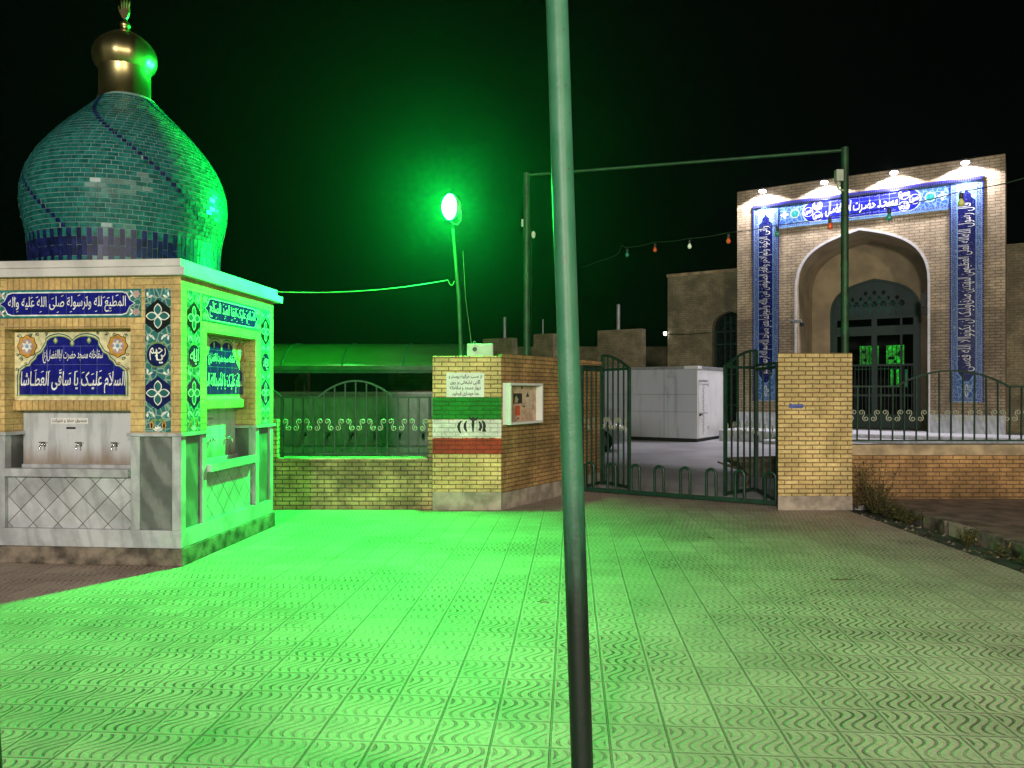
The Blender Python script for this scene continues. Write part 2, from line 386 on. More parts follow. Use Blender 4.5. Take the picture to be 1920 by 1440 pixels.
# ------------------------------------------------------------------ mesh builder
class MB:
    def __init__(s): s.v = []; s.f = []; s.m = []; s.names = []; s.M = Matrix.Identity(4); s.sm = []
    def mi(s, name):
        if name not in s.names: s.names.append(name)
        return s.names.index(name)
    def raw(s, vs, fs, mat, smooth=False):
        b = len(s.v); i = s.mi(mat)
        s.v += [s.M @ Vector(v) for v in vs]
        for f in fs: s.f.append([b + k for k in f]); s.m.append(i); s.sm.append(smooth)
    def box(s, x0, x1, y0, y1, z0, z1, mat):
        vs = [(x, y, z) for z in (z0, z1) for y in (y0, y1) for x in (x0, x1)]
        s.raw(vs, [(0, 2, 3, 1), (4, 5, 7, 6), (0, 1, 5, 4), (2, 6, 7, 3), (0, 4, 6, 2), (1, 3, 7, 5)], mat)
    def bar(s, a, b, w, h, mat, up=(0, 0, 1)):
        a = Vector(a); b = Vector(b); d = (b - a).normalized(); u = Vector(up)
        if abs(d.dot(u)) > .98: u = Vector((0, 1, 0))
        r = d.cross(u).normalized(); u = r.cross(d)
        vs = [p + r * sx * w / 2 + u * sz * h / 2 for p in (a, b) for sx, sz in ((-1, -1), (1, -1), (1, 1), (-1, 1))]
        s.raw(vs, [(0, 1, 2, 3), (7, 6, 5, 4), (0, 4, 5, 1), (1, 5, 6, 2), (2, 6, 7, 3), (3, 7, 4, 0)], mat)
    def prism(s, poly, y0, y1, mat, mat_side=None):
        """polygon in (x, z), extruded along y"""
        n = len(poly)
        vs = [(x, y0, z) for x, z in poly] + [(x, y1, z) for x, z in poly]
        s.raw(vs, [tuple(range(n)), tuple(range(2 * n - 1, n - 1, -1))], mat)
        s.raw(vs, [(i, i + n, (i + 1) % n + n, (i + 1) % n) for i in range(n)], mat_side or mat)
    def slab(s, poly, z0, z1, mat):
        """polygon in (x, y), extruded along z"""
        n = len(poly)
        vs = [(x, y, z0) for x, y in poly] + [(x, y, z1) for x, y in poly]
        s.raw(vs, [tuple(range(n - 1, -1, -1)), tuple(range(n, 2 * n))] + [(i, (i + 1) % n, (i + 1) % n + n, i + n) for i in range(n)], mat)
    def tube(s, path, r, mat, n=8, closed=False, cap=True):
        path = [Vector(p) for p in path]; L = len(path); rs = r if isinstance(r, (list, tuple)) else [r] * L
        vs = []; fs = []; prev = None
        for i, p in enumerate(path):
            a = path[i - 1] if i else (path[-1] if closed else p); b = path[(i + 1) % L] if (i < L - 1 or closed) else p
            t = (b - a).normalized()
            if prev is None:
                u = Vector((0, 0, 1)) if abs(t.z) < .9 else Vector((0, 1, 0))
                u = (u - t * u.dot(t)).normalized()
            else:
                u = (prev - t * prev.dot(t)).normalized()
            prev = u; w = t.cross(u)
            vs += [p + (u * math.cos(2 * math.pi * k / n) + w * math.sin(2 * math.pi * k / n)) * rs[i] for k in range(n)]
        for i in range(L if closed else L - 1):
            j = (i + 1) % L
            fs += [(i * n + k, i * n + (k + 1) % n, j * n + (k + 1) % n, j * n + k) for k in range(n)]
        s.raw(vs, fs, mat, True)
        if cap and not closed: s.raw(vs, [tuple(range(n - 1, -1, -1)), tuple(range((L - 1) * n, L * n))], mat)
    def lathe(s, prof, mat, n=32, c=(0, 0, 0), axis='z', smooth=True, cap=True):
        vs = []
        for r, h in prof:
            for k in range(n):
                a = 2 * math.pi * k / n; p = (r * math.cos(a), r * math.sin(a), h)
                if axis == 'y': p = (p[0], p[2], p[1])
                if axis == 'x': p = (p[2], p[0], p[1])
                vs.append((p[0] + c[0], p[1] + c[1], p[2] + c[2]))
        L = len(prof)
        s.raw(vs, [(i * n + k, i * n + (k + 1) % n, (i + 1) * n + (k + 1) % n, (i + 1) * n + k) for i in range(L - 1) for k in range(n)], mat, smooth)
        if cap: s.raw(vs, [tuple(range(n - 1, -1, -1)), tuple(range((L - 1) * n, L * n))], mat)
    # flat artwork in a face's own (s, z) plane; w = distance out of the face
    def art(s, poly, w, mat): s.raw([(x, -w, z) for x, z in poly], [tuple(range(len(poly)))], mat)
    def rect(s, x0, x1, z0, z1, w, mat): s.art([(x0, z0), (x1, z0), (x1, z1), (x0, z1)], w, mat)
    def disc(s, cx, cz, r, w, mat, n=28, rz=None, lob=0, lobn=8):
        s.art([(cx + (r * (1 + lob * math.cos(lobn * a))) * math.cos(a), cz + ((rz or r) * (1 + lob * math.cos(lobn * a))) * math.sin(a)) for a in [2 * math.pi * k / n for k in range(n)]], w, mat)
    def stroke(s, pts, width, w, mat):
        L = len(pts); wd = width if isinstance(width, (list, tuple)) else [width] * L
        a = []; b = []
        for i, (x, z) in enumerate(pts):
            p = pts[max(0, i - 1)]; q = pts[min(L - 1, i + 1)]
            dx, dz = q[0] - p[0], q[1] - p[1]; l = math.hypot(dx, dz) or 1
            nx, nz = -dz / l * wd[i] / 2, dx / l * wd[i] / 2
            a.append((x + nx, z + nz)); b.append((x - nx, z - nz))
        for i in range(L - 1): s.art([b[i], b[i + 1], a[i + 1], a[i]], w, mat)
    def petal(s, cx, cz, ang, L, W, w, mat, n=7):
        pts = []
        for k in range(n + 1):
            t = k / n; pts.append((t * L, W / 2 * math.sin(math.pi * t) ** .8 if 0 < t < 1 else 0))
        for k in range(n - 1, 0, -1):
            t = k / n; pts.append((t * L, -W / 2 * math.sin(math.pi * t) ** .8))
        ca, sa = math.cos(ang), math.sin(ang)
        s.art([(cx + x * ca - z * sa, cz + x * sa + z * ca) for x, z in pts], w, mat)
    def text(s, t, x0, x1, z0, z1, w, mat, shear=0.0, up=False, bold=.012, dip=0.0):
        vs, fs = text_shape(t, bold)
        out = []
        for x, y in vs:
            if up: out.append((x1 - y * (x1 - x0), -w, z0 + x * (z1 - z0)))
            else: out.append((x0 + (x + shear * (y - .5)) * (x1 - x0), -w, z0 + y * (z1 - z0) - dip * (1 - x)))
        s.raw(out, fs, mat)
    def marks(s, n, x0, x1, z0, z1, w, mat, size=.02):
        for k in range(n):
            x = x0 + (k + .2 + .6 * random.random()) * (x1 - x0) / n; z = random.uniform(z0, z1)
            s.stroke([(x - size, z - size * .45), (x + size, z + size * .45)], size * .5, w, mat)
    def build(s, name, parent=None, bevel=0, smooth=None, uv='box'):
        me = bpy.data.meshes.new(name); me.from_pydata([tuple(v) for v in s.v], [], s.f)
        for n in s.names: me.materials.append(MATS[n])
        me.polygons.foreach_set('material_index', s.m); me.polygons.foreach_set('use_smooth', s.sm)
        ul = me.uv_layers.new(name='UVMap')
        me.update()
        vv = me.vertices
        for p in me.polygons:
            nn = p.normal; ax, ay, az = abs(nn.x), abs(nn.y), abs(nn.z)
            for li in p.loop_indices:
                c = vv[me.loops[li].vertex_index].co
                ul.data[li].uv = (c.x, c.y) if az >= ax and az >= ay else ((c.x, c.z) if ay >= ax else (c.y, c.z))
        o = bpy.data.objects.new(name, me); COL.objects.link(o)
        if parent is not None: o.parent = parent
        if bevel:
            b = o.modifiers.new('edges', 'BEVEL'); b.width = bevel; b.segments = 2; b.limit_method = 'ANGLE'; b.angle_limit = R(40)
        return o

def tag(o, label=None, cat=None, group=None, kind=None):
    for k, v in (('label', label), ('category', cat), ('group', group), ('kind', kind)):
        if v: o[k] = v
    return o
def empty(name, loc=(0, 0, 0), rz=0):
    o = bpy.data.objects.new(name, None); COL.objects.link(o); o.location = loc; o.rotation_euler = (0, 0, rz); o.empty_display_size = .2
    return o
def dup(o, parent=None):
    c = o.copy(); COL.objects.link(c)
    if parent is not None: c.parent = parent
    for ch in list(o.children): dup(ch, c)
    return c
def arch(x0, x1, zs, za, n=14):
    """Persian pointed arch from the left springing to the right one"""
    xm = (x0 + x1) / 2; hw = (x1 - x0) / 2; H = za - zs
    P = [(x0, zs), (x0, zs + .72 * H), (xm - .5 * hw, za - .14 * H), (xm, za)]
    L = []
    for k in range(n + 1):
        t = k / n; a = (1 - t) ** 3; b = 3 * t * (1 - t) ** 2; c = 3 * t * t * (1 - t); d = t ** 3
        L.append((a * P[0][0] + b * P[1][0] + c * P[2][0] + d * P[3][0], a * P[0][1] + b * P[1][1] + c * P[2][1] + d * P[3][1]))
    return L + [(2 * xm - x, z) for x, z in reversed(L[:-1])]
# ================================================================== DRINKING FOUNTAIN KIOSK
HW, HD, PW = 1.205, 1.15, .53            # half width, half depth, corner pier width
kiosk = empty('water_kiosk', (-4.396, 8.929, 0), R(-5.2))
tag(kiosk, 'tiled drinking water kiosk of marble and yellow brick under a turquoise onion dome', 'kiosk')
def face(k):
    """frame of the k-th side: front, right, back, left; (s along it, -w out of it, z up) -> kiosk space"""
    d = HD if k % 2 == 0 else HW
    return Matrix.Rotation(R(90 * k), 4, 'Z') @ Matrix.Translation((0, -d, 0))
def half(k): return HW if k % 2 == 0 else HD
b = MB(); b.box(-HW - .02, HW + .02, -HD - .02, HD + .02, 0, .175, 'dirty_cement'); b.build('plinth', kiosk, .01)
b = MB(); b.box(-HW, HW, -HD, HD, .175, .355, 'grey_marble'); b.build('base_course', kiosk, .006)
b = MB(); b.box(-HW + .30, HW - .30, -HD + .30, HD - .30, .355, 2.9, 'pale_marble'); b.build('core', kiosk)
for sx in (-1, 1):
    for sy in (-1, 1):
        X0, X1 = sorted((sx * (HW - PW), sx * HW)); Y0, Y1 = sorted((sy * (HD - PW), sy * HD))
        b = MB()
        i = .028
        b.box(X0 + i, X1 - i, Y0 + i, Y1 - i, .355, 1.295, 'dark_marble')
        for cx in ((X0, X0 + .095), (X1 - .095, X1)):
            for cy_ in ((Y0, Y0 + .095), (Y1 - .095, Y1)):
                b.box(cx[0], cx[1], cy_[0], cy_[1], .355, 1.295, 'grey_marble')
        b.box(X0 - .028, X1 + .028, Y0 - .028, Y1 + .028, 1.295, 1.33, 'pale_marble')
        pier = b.build('corner_pier', kiosk, .004)
        b = MB(); b.box(X0, X1, Y0, Y1, 1.33, 2.9, 'kiosk_brick'); b.build('pier_brickwork', pier)
b = MB()
for k in range(4):
    b.M = face(k); h = half(k) - PW
    b.box(-h, h, 0, .30, 2.38, 2.9, 'soldier_brick')
b.build('brick_lintel', kiosk)
b = MB(); e = .065
b.box(-HW - e, HW + e, -HD - e, HD + e + .1, 2.9, 2.985, 'cornice_stone')
b.box(-HW - e + .03, HW + e - .03, -HD - e - .012, HD + e, 2.985, 3.06, 'cornice_stone')
b.build('cornice', kiosk, .006)

def strip_art(b, c, w0, z0, z1, word):
    W = .135
    b.rect(c - W, c + W, z0, z1, w0, 'lattice_floral')
    U = z1 - .276
    for q, zc in enumerate((U, U - .77)):
        b.art([(c, zc + .17), (c + .07, zc + .12), (c + W - .004, zc + .075), (c + W - .004, zc - .075), (c + .07, zc - .12), (c, zc - .17), (c - .07, zc - .12), (c - W + .004, zc - .075), (c - W + .004, zc + .075), (c - .07, zc + .12)], w0 + .001, 'deep_navy' if q else 'glaze_black')
        for a in range(4):
            b.petal(c, zc, a * math.pi / 2, .128, .085, w0 + .002, 'glaze_white')
        for a in range(4):
            b.petal(c + .014 * math.cos(a * math.pi / 2), zc + .014 * math.sin(a * math.pi / 2), a * math.pi / 2, .100, .068, w0 + .003, 'teal_dark')
        for a in range(4):
            b.petal(c, zc, a * math.pi / 2 + math.pi / 4, .055, .018, w0 + .003, 'glaze_white')
        for sz in (-1, 1):
            for sxx in (-1, 1):
                for a, L in ((60, .075), (25, .06), (95, .06)):
                    ang = R(a); ang = math.atan2(sz * math.sin(ang), -sxx * math.cos(ang))
                    zz = zc + sz * .235
                    if z0 + .03 < zz < z1 - .03:
                        b.petal(c + sxx * .105, zz - sz * .05, ang, L, .024, w0 + .002, 'teal' if a == 60 else 'glaze_white')
    for zz in (U - .27, U - .50, U + .23, U - 1.04):
        if z0 + .05 < zz < z1 - .05:
            for sxx in (-1, 1):
                b.petal(c, zz, 0 if sxx > 0 else math.pi, .07, .03, w0 + .002, 'leaf_green')
                b.petal(c + sxx * .035, zz + .03, R(60 if sxx > 0 else 120), .06, .022, w0 + .002, 'glaze_white')
    zc = U - .39
    b.disc(c, zc, .122, w0 + .003, 'leaf_green', lob=.03); b.disc(c, zc, .116, w0 + .004, 'deep_navy')
    b.text(word[0], c - .02, c + .055, zc - .085, zc + .05, w0 + .005, 'glaze_white')
    b.text(word[1], c - .085, c + .085, zc - .05, zc + .075, w0 + .0055, 'glaze_white', bold=.004)
    for sxx in (-1, 1):
        b.petal(c + sxx * .065, z0 + .03, R(90), .09, .045, w0 + .002, 'ochre'); b.petal(c + sxx * .065, z0 + .038, R(90), .06, .022, w0 + .003, 'glaze_black')
    for a in range(5): b.petal(c, z0 + .01, R(30 + 30 * a), .06, .02, w0 + .002, 'glaze_white')

def band_art(b, L, w0, text):
    z0, z1 = 2.487, 2.775; zc = (z0 + z1) / 2
    b.rect(-L, L, z0, z1, w0, 'teal_dark'); b.rect(-L, L, z0 + .012, z1 - .012, w0 + .001, 'teal')
    for sx in (-1, 1):
        b.rect(sx * (L - .005) if sx < 0 else L - .17, -L + .17 if sx < 0 else L - .005, z0 + .02, z1 - .02, w0 + .0015, 'lattice_floral')
        for zz in (zc + .09, zc - .09):
            b.disc(sx * (L - .05), zz, .036, w0 + .003, 'rose', 16, lob=.15, lobn=6)
            for a in range(4): b.petal(sx * (L - .085), zz, a * math.pi / 2 + .7, .05, .018, w0 + .0025, 'glaze_white')
    def cart(g): return [(-L + .07 - g, zc), (-L + .12 - g * .6, zc + .03), (-L + .155 - g * .6, z1 - .05 + g), (-L + .20, z1 - .035 + g), (L - .20, z1 - .035 + g), (L - .155 + g * .6, z1 - .05 + g), (L - .12 + g * .6, zc + .03), (L - .07 + g, zc),
                              (L - .12 + g * .6, zc - .03), (L - .155 + g * .6, z0 + .05 - g), (L - .20, z0 + .035 - g), (-L + .20, z0 + .035 - g), (-L + .155 - g * .6, z0 + .05 - g), (-L + .12 - g * .6, zc - .03)]
    b.art(cart(.012), w0 + .003, 'glaze_white'); b.art(cart(0), w0 + .004, 'navy')
    for k in range(-3, 4): b.rect(k * .19 - .001, k * .19 + .001, z0 + .04, z1 - .04, w0 + .005, 'grid_blue')
    b.text(text, -L + .16, L - .16, zc - .085, zc + .075, w0 + .006, 'glaze_white', bold=.006)
    b.marks(14, -L + .2, L - .2, zc + .05, zc + .085, w0 + .006, 'glaze_white', .013)
    b.marks(6, -L + .2, L - .2, zc - .085, zc - .07, w0 + .006, 'glaze_white', .011)

def panel_art(b, L, w0, line1, line2):
    z0, z1 = 1.655, 2.36; Hh = z1 - z0
    P = lambda x, z: (-L + 2 * L * x, z0 + Hh * z)
    b.rect(-L, L, z0, z1, w0, 'cream')
    b.rect(-L + .025, L - .025, z0 + .045, z0 + .05, w0 + .001, 'leaf_green')
    edge = [(.045, .08), (.045, .34), (.055, .43), (.10, .49), (.135, .50), (.15, .55), (.185, .60), (.20, .66), (.235, .69), (.26, .76), (.275, .80), (.28, .86), (.31, .90), (.345, .92), (.385, .93), (.43, .92), (.47, .89), (.5, .84)]
    full = edge + [(1 - x, z) for x, z in reversed(edge[:-1])]
    def grow(g): return [P(.5 + (x - .5) * (1 + g * .9), (z - .08) * (1 + g) + .08 - (.02 if z < .1 else 0)) for x, z in full]
    b.art(grow(.06), w0 + .0015, 'teal_dark'); b.art(grow(.038), w0 + .002, 'cream'); b.art(grow(.018), w0 + .0025, 'leaf_green'); b.art([P(*p) for p in full], w0 + .003, 'navy')
    for x, z in ((.355, .90), (.645, .90), (.5, .86)):
        b.petal(*P(x, z + .02), R(-90), .07, .05, w0 + .004, 'leaf_green'); b.petal(*P(x, z + .01), R(-90), .045, .026, w0 + .0045, 'cream')
    for k in range(1, 7):
        x = k / 7
        top = .5 if x < .2 or x > .8 else .8
        if .1 < x < .9: b.rect(P(x, 0)[0] - .0014, P(x, 0)[0] + .0014, z0 + .06, P(0, top)[1], w0 + .004, 'grid_blue')
    for z, a, c in ((.25, .05, .95), (.52, .17, .83), (.79, .30, .70)):
        b.rect(P(a, 0)[0], P(c, 0)[0], P(0, z)[1] - .0014, P(0, z)[1] + .0014, w0 + .004, 'grid_blue')
    for sx in (-1, 1):
        cx, cz = P(.5 + sx * .39, .79)
        b.disc(cx, cz, .105, w0 + .004, 'glaze_black', 48, .115, .07, 8); b.disc(cx, cz, .098, w0 + .005, 'ochre', 48, .108, .08, 8)
        b.disc(cx, cz, .070, w0 + .006, 'rose', 32, .078, .1, 6)
        for a in range(6): b.petal(cx, cz, a * math.pi / 3 + .5, .062, .03, w0 + .007, 'glaze_white')
        b.disc(cx, cz, .02, w0 + .008, 'sky_blue', 12)
        # vine scrolls in the corner
        for (vx, vz, vr) in ((.455, .93, .028), (.44, .60, .022), (.40, .53, .018), (.475, .66, .02), (.30, .96, .02), (.22, .97, .016), (.475, .45, .018), (.36, .95, .02)):
            X, Z = P(.5 + sx * vx, vz); pts = [(X + vr * (1 - k / 16) * math.cos(k * .55) * sx, Z + vr * (1 - k / 16) * math.sin(k * .55)) for k in range(14)]
            b.stroke(pts, .006, w0 + .0045, 'glaze_black')
            b.petal(X, Z, random.uniform(0, 6), .03, .014, w0 + .0047, random.choice(['leaf_green', 'teal_dark', 'ochre']))
    x0, za = P(.245, .54); x1, zb = P(.765, .74)
    b.text(line1, x0, x1, za, zb, w0 + .006, 'glaze_white', shear=.02, bold=.006)
    x0, za = P(.055, .10); x1, zb = P(.955, .42)
    b.text(line2, x0, x1, za, zb, w0 + .006, 'glaze_white', shear=.015, bold=.010)
    b.marks(10, x0 + .1, x1 - .1, P(0, .37)[1], P(0, .44)[1], w0 + .006, 'glaze_white', .014)

L1 = 'سقاخانه مسجد حضرت اباالفضل(ع)'
SIDES = ((0, 'المطیع لله ولرسوله صلی الله علیه واله', 'السلام علیـک یا ساقی العطـاشا', (('یا', 'رحیم'), ('یا', 'رحیم'))),
         (1, 'السلام علیک ایها العبد الصالح', 'السلام علیـک یا اباعبدالله الحسین', (('یا', 'رحمن'), ('یا', 'الله'))),
         (2, None, None, None), (3, None, None, None))
for k, tb, tp, words in SIDES:
    M = face(k); L = half(k); h = L - PW
    b = MB(); b.M = M; b.box(-h, h, .145, .30, 1.655, 2.38, 'kiosk_brick'); b.build('panel_backing', kiosk)
    b = MB(); b.M = M; b.box(-h, h, .105, .30, 1.545, 1.655, 'soldier_brick'); b.build('brick_sill', kiosk, .02)
    b = MB(); b.M = M; b.box(-h, h, .052, .30, .355, .885, 'diamond_marble'); b.build('marble_apron', kiosk)
    b = MB(); b.M = M; b.box(-h + .004, h - .004, .262, .30, .985, 1.545, 'stained_marble'); b.build('splash_panel', kiosk)
    b = MB(); b.M = M; b.prism([(-h + .003, .885), (h - .003, .885), (h - .003, .965), (-h + .003, .965)], -.045, .055, 'pale_marble')
    b.box(-h + .003, h - .003, .055, .262, .885, .915, 'dirty_cement'); b.box(-h + .003, h - .003, .235, .262, .915, .985, 'grey_marble')
    b.build('basin', kiosk, .005)
    if tb is None: continue
    b = MB(); b.M = M
    band_art(b, L - PW + .115, .003, tb); b.build('upper_inscription', kiosk)
    b = MB(); b.M = M @ Matrix.Translation((-.042 if k == 0 else .0, 0, 0)); panel_art(b, h - (.042 if k == 0 else 0), -.142, L1, tp); b.build('main_inscription', kiosk)
    for c, wd in zip((L - .265 + .025, -(L - .265 + .025)), words):
        if k == 1: c -= .01 * (1 if c > 0 else -1)
        b = MB(); b.M = M; strip_art(b, c, .003, 1.335, 2.775, wd); b.build('tile_strip', kiosk)
    b = MB(); b.M = M; b.box(-.36, .05, .257, .262, 1.405, 1.468, 'white_stone'); b.M = M @ Matrix.Translation((0, .257, 0))
    b.text('صندوق هدایا و نذورات', -.345, .035, 1.416, 1.460, .001, 'ink', bold=.02); b.build('donation_label', kiosk)
    b = MB(); b.M = M; b.box(-.19, -.09, .258, .262, 1.352, 1.372, 'black'); b.build('coin_slot', kiosk)
    for s in (-.43, -.03, .36):
        b = MB(); b.M = M @ Matrix.Translation((s, .262, 1.185)) @ Matrix.Scale(.8, 4)
        b.lathe([(.022, 0), (.022, -.008), (.011, -.012), (.011, -.06)], 'chrome', 10, axis='y')
        b.tube([(0, -.055, 0), (0, -.085, 0), (0, -.10, -.02), (0, -.102, -.05)], .0095, 'chrome')
        b.lathe([(.015, -.012), (.017, 0), (.015, .02), (.006, .03)], 'chrome', 10, (0, -.052, .0))
        t = b.build('tap', kiosk)
        b = MB(); b.M = M @ Matrix.Translation((s, .262, 1.185)) @ Matrix.Scale(.8, 4); b.bar((-.045, -.052, .036), (.045, -.052, .036), .014, .012, 'chrome'); b.build('tap_handle', t)

# ---- dome
PROF = [(3.06, .975), (3.20, .972), (3.41, .99), (3.48, 1.0), (3.565, 1.02), (3.68, 1.045), (3.80, 1.058), (3.92, 1.055), (4.016, 1.043), (4.10, 1.022), (4.17, .998), (4.26, .957), (4.35, .905), (4.44, .845), (4.53, .772), (4.62, .70), (4.71, .615), (4.80, .525), (4.88, .445), (4.95, .378), (5.01, .325), (5.06, .285)]
def dome_r(z):
    for (z0, r0), (z1, r1) in zip(PROF, PROF[1:]):
        if z <= z1: return r0 + (r1 - r0) * (z - z0) / (z1 - z0)
    return PROF[-1][1]
DC = Vector((.035, -.15, 0))
b = MB(); b.M = Matrix.Translation(DC)
b.lathe([(r - .004, z) for z, r in PROF], 'grout', 96)
domep = b.build('dome', kiosk)
def tile(b, a0, a1, za, zb, mat, g=.0035, tilt=.0):
    za += g; zb -= g
    pts = []
    for a, z in ((a0, za), (a1, za), (a1, zb), (a0, zb)):
        r = dome_r(z); da = g / r * (1 if a == a0 else -1)
        pts.append((a + da, z, r))
    out = .003
    j = [random.uniform(-tilt, tilt) for _ in range(3)]
    top = []; bot = []
    for q, (a, z, r) in enumerate(pts):
        o_ = out + j[0] * (1 if q in (0, 1) else -1) + j[1] * (1 if q in (0, 3) else -1)
        top.append(((r + o_) * math.cos(a), (r + o_) * math.sin(a), z)); bot.append(((r - .004) * math.cos(a), (r - .004) * math.sin(a), z))
    b.raw(top + bot, [(0, 1, 2, 3), (0, 4, 5, 1), (1, 5, 6, 2), (2, 6, 7, 3), (3, 7, 4, 0)], mat)
b = MB(); b.M = Matrix.Translation(DC)
NB = 120
for k in range(NB):
    a0, a1 = 2 * math.pi * k / NB, 2 * math.pi * (k + 1) / NB
    rows = ((3.06, 3.235, 'dome_navy'), (3.235, 3.41, 'dome_navy')) if k % 2 else ((3.06, 3.125, 'dome_teal_pale'), (3.125, 3.325, 'dome_navy'), (3.325, 3.41, 'dome_teal_pale'))
    for za, zb, m in rows: tile(b, a0, a1, za, zb, m, .0028, .0012)
# courses laid along the curve
arc = [(3.41, .99)]; z = 3.41; crs = [3.41]
while z < 5.0:
    dz = .001; acc = 0; r0 = dome_r(z)
    while acc < .049 and z < 5.06:
        r1 = dome_r(z + dz); acc += math.hypot(dz, r1 - r0); r0 = r1; z += dz
    crs.append(z)
NC = len(crs) - 1
for c in range(NC):
    za, zb = crs[c], crs[c + 1]; r = dome_r((za + zb) / 2)
    if zb >= 5.055: break
    unit = 2 * math.pi / NB
    nb = max(12, int(round(2 * math.pi * r / .105)))
    dark = []
    for q in range(4):
        a = R(q * 90 - 5) - c * unit * .98
        dark.append((a - .026 / r, a + .026 / r))
    off = (c % 2) * .5 + random.uniform(-.08, .08)
    for k in range(nb):
        a0 = 2 * math.pi * (k + off) / nb; a1 = 2 * math.pi * (k + 1 + off) / nb
        cuts = [a0, a1]; segs = []
        hit = None
        for d0, d1 in dark:
            for w in (-4, -2, 0, 2, 4):
                e0, e1 = d0 + w * math.pi, d1 + w * math.pi
                if e0 < a1 - .004 and e1 > a0 + .004: hit = (max(a0, e0), min(a1, e1))
        m = random.choice(['dome_teal', 'dome_teal', 'dome_teal_pale'])
        if hit is None: tile(b, a0, a1, za, zb, m, .0042, .0016)
        else:
            if hit[0] - a0 > .015: tile(b, a0, hit[0], za, zb, m, .0028, .0016)
            if hit[1] - hit[0] > .006: tile(b, hit[0], hit[1], za, zb, 'dome_navy', .0022, .001)
            if a1 - hit[1] > .015: tile(b, hit[1], a1, za, zb, m, .0028, .0016)
b.build('dome_tiling', domep)
GC = DC + Vector((-.04, 0, 0))
b = MB(); b.M = Matrix.Translation(GC)
b.lathe([(.29, 5.02), (.285, 5.03), (.285, 5.06), (.268, 5.07), (.268, 5.38), (.276, 5.40), (.276, 5.42)], 'gold', 40, cap=False)
b.build('gilt_collar', domep)
b = MB(); b.M = Matrix.Translation(GC)
prof = [(.275, 5.40), (.312, 5.44), (.335, 5.49), (.342, 5.54), (.334, 5.60), (.308, 5.66), (.262, 5.72), (.20, 5.77), (.14, 5.81), (.085, 5.84), (.05, 5.87)]
n = 12; vs = []; fs = []
for r, z in prof:
    for k in range(n * 4):
        a = 2 * math.pi * k / (n * 4); rr = r * (1 - .025 * abs(math.cos(a * n / 2)) ** 6)
        vs.append((rr * math.cos(a), rr * math.sin(a), z))
for i in range(len(prof) - 1): fs += [(i * n * 4 + k, i * n * 4 + (k + 1) % (n * 4), (i + 1) * n * 4 + (k + 1) % (n * 4), (i + 1) * n * 4 + k) for k in range(n * 4)]
b.raw(vs, fs, 'gold', True); b.build('gilt_cupola', domep)
b = MB(); b.M = Matrix.Translation(GC)
b.lathe([(.05, 5.86), (.03, 5.875), (.055, 5.90), (.058, 5.925), (.045, 5.95), (.022, 5.965), (.022, 5.99)], 'gold', 20)
b.build('finial_ball', domep)
b = MB(); b.M = Matrix.Translation(GC + Vector((0, 0, 5.985)))
def plate(poly): b.prism(poly, -.011, .011, 'gold')
plate([(-.012, 0), (.016, 0), (.038, .03), (.052, .07), (.056, .125), (-.048, .125), (-.052, .08), (-.038, .035)])
for x0, dx, L, wd in ((-.036, -.010, .10, .021), (-.010, -.002, .125, .022), (.017, .006, .115, .021), (.043, .014, .09, .019)):
    b.tube([(x0, 0, .115), (x0 + dx * .5, 0, .125 + L * .5), (x0 + dx, 0, .125 + L * .92), (x0 + dx, 0, .125 + L)], [wd * .5, wd * .5, wd * .42, wd * .15], 'gold', 8)
b.tube([(-.036, 0, .06), (-.062, 0, .095), (-.074, 0, .14), (-.076, 0, .165)], [.013, .012, .010, .004], 'gold', 8)
b.build('hand_finial', domep)

# ================================================================== LEFT BOUNDARY WALL AND ITS RAILING
lw = MB()
lw.box(-3.60, -1.17, 11.36, 11.62, 0, .60, 'fence_brick')
lw.box(-3.60, -1.17, 11.352, 11.628, .60, .735, 'fence_brick')
o = lw.build('boundary_wall')
tag(o, 'low yellow brick wall carrying the railing between the kiosk and the flag painted pillar', 'wall')
b = MB(); b.box(-3.46, -1.24, 11.335, 11.65, .735, .76, 'cap_stone'); b.build('coping', o, .004)
for x0, x1 in ((-3.60, -3.46), (-1.24, -1.17)):
    b = MB(); b.box(x0, x1, 11.34, 11.62, .735, 1.33, 'fence_brick'); b.build('end_pier', o)

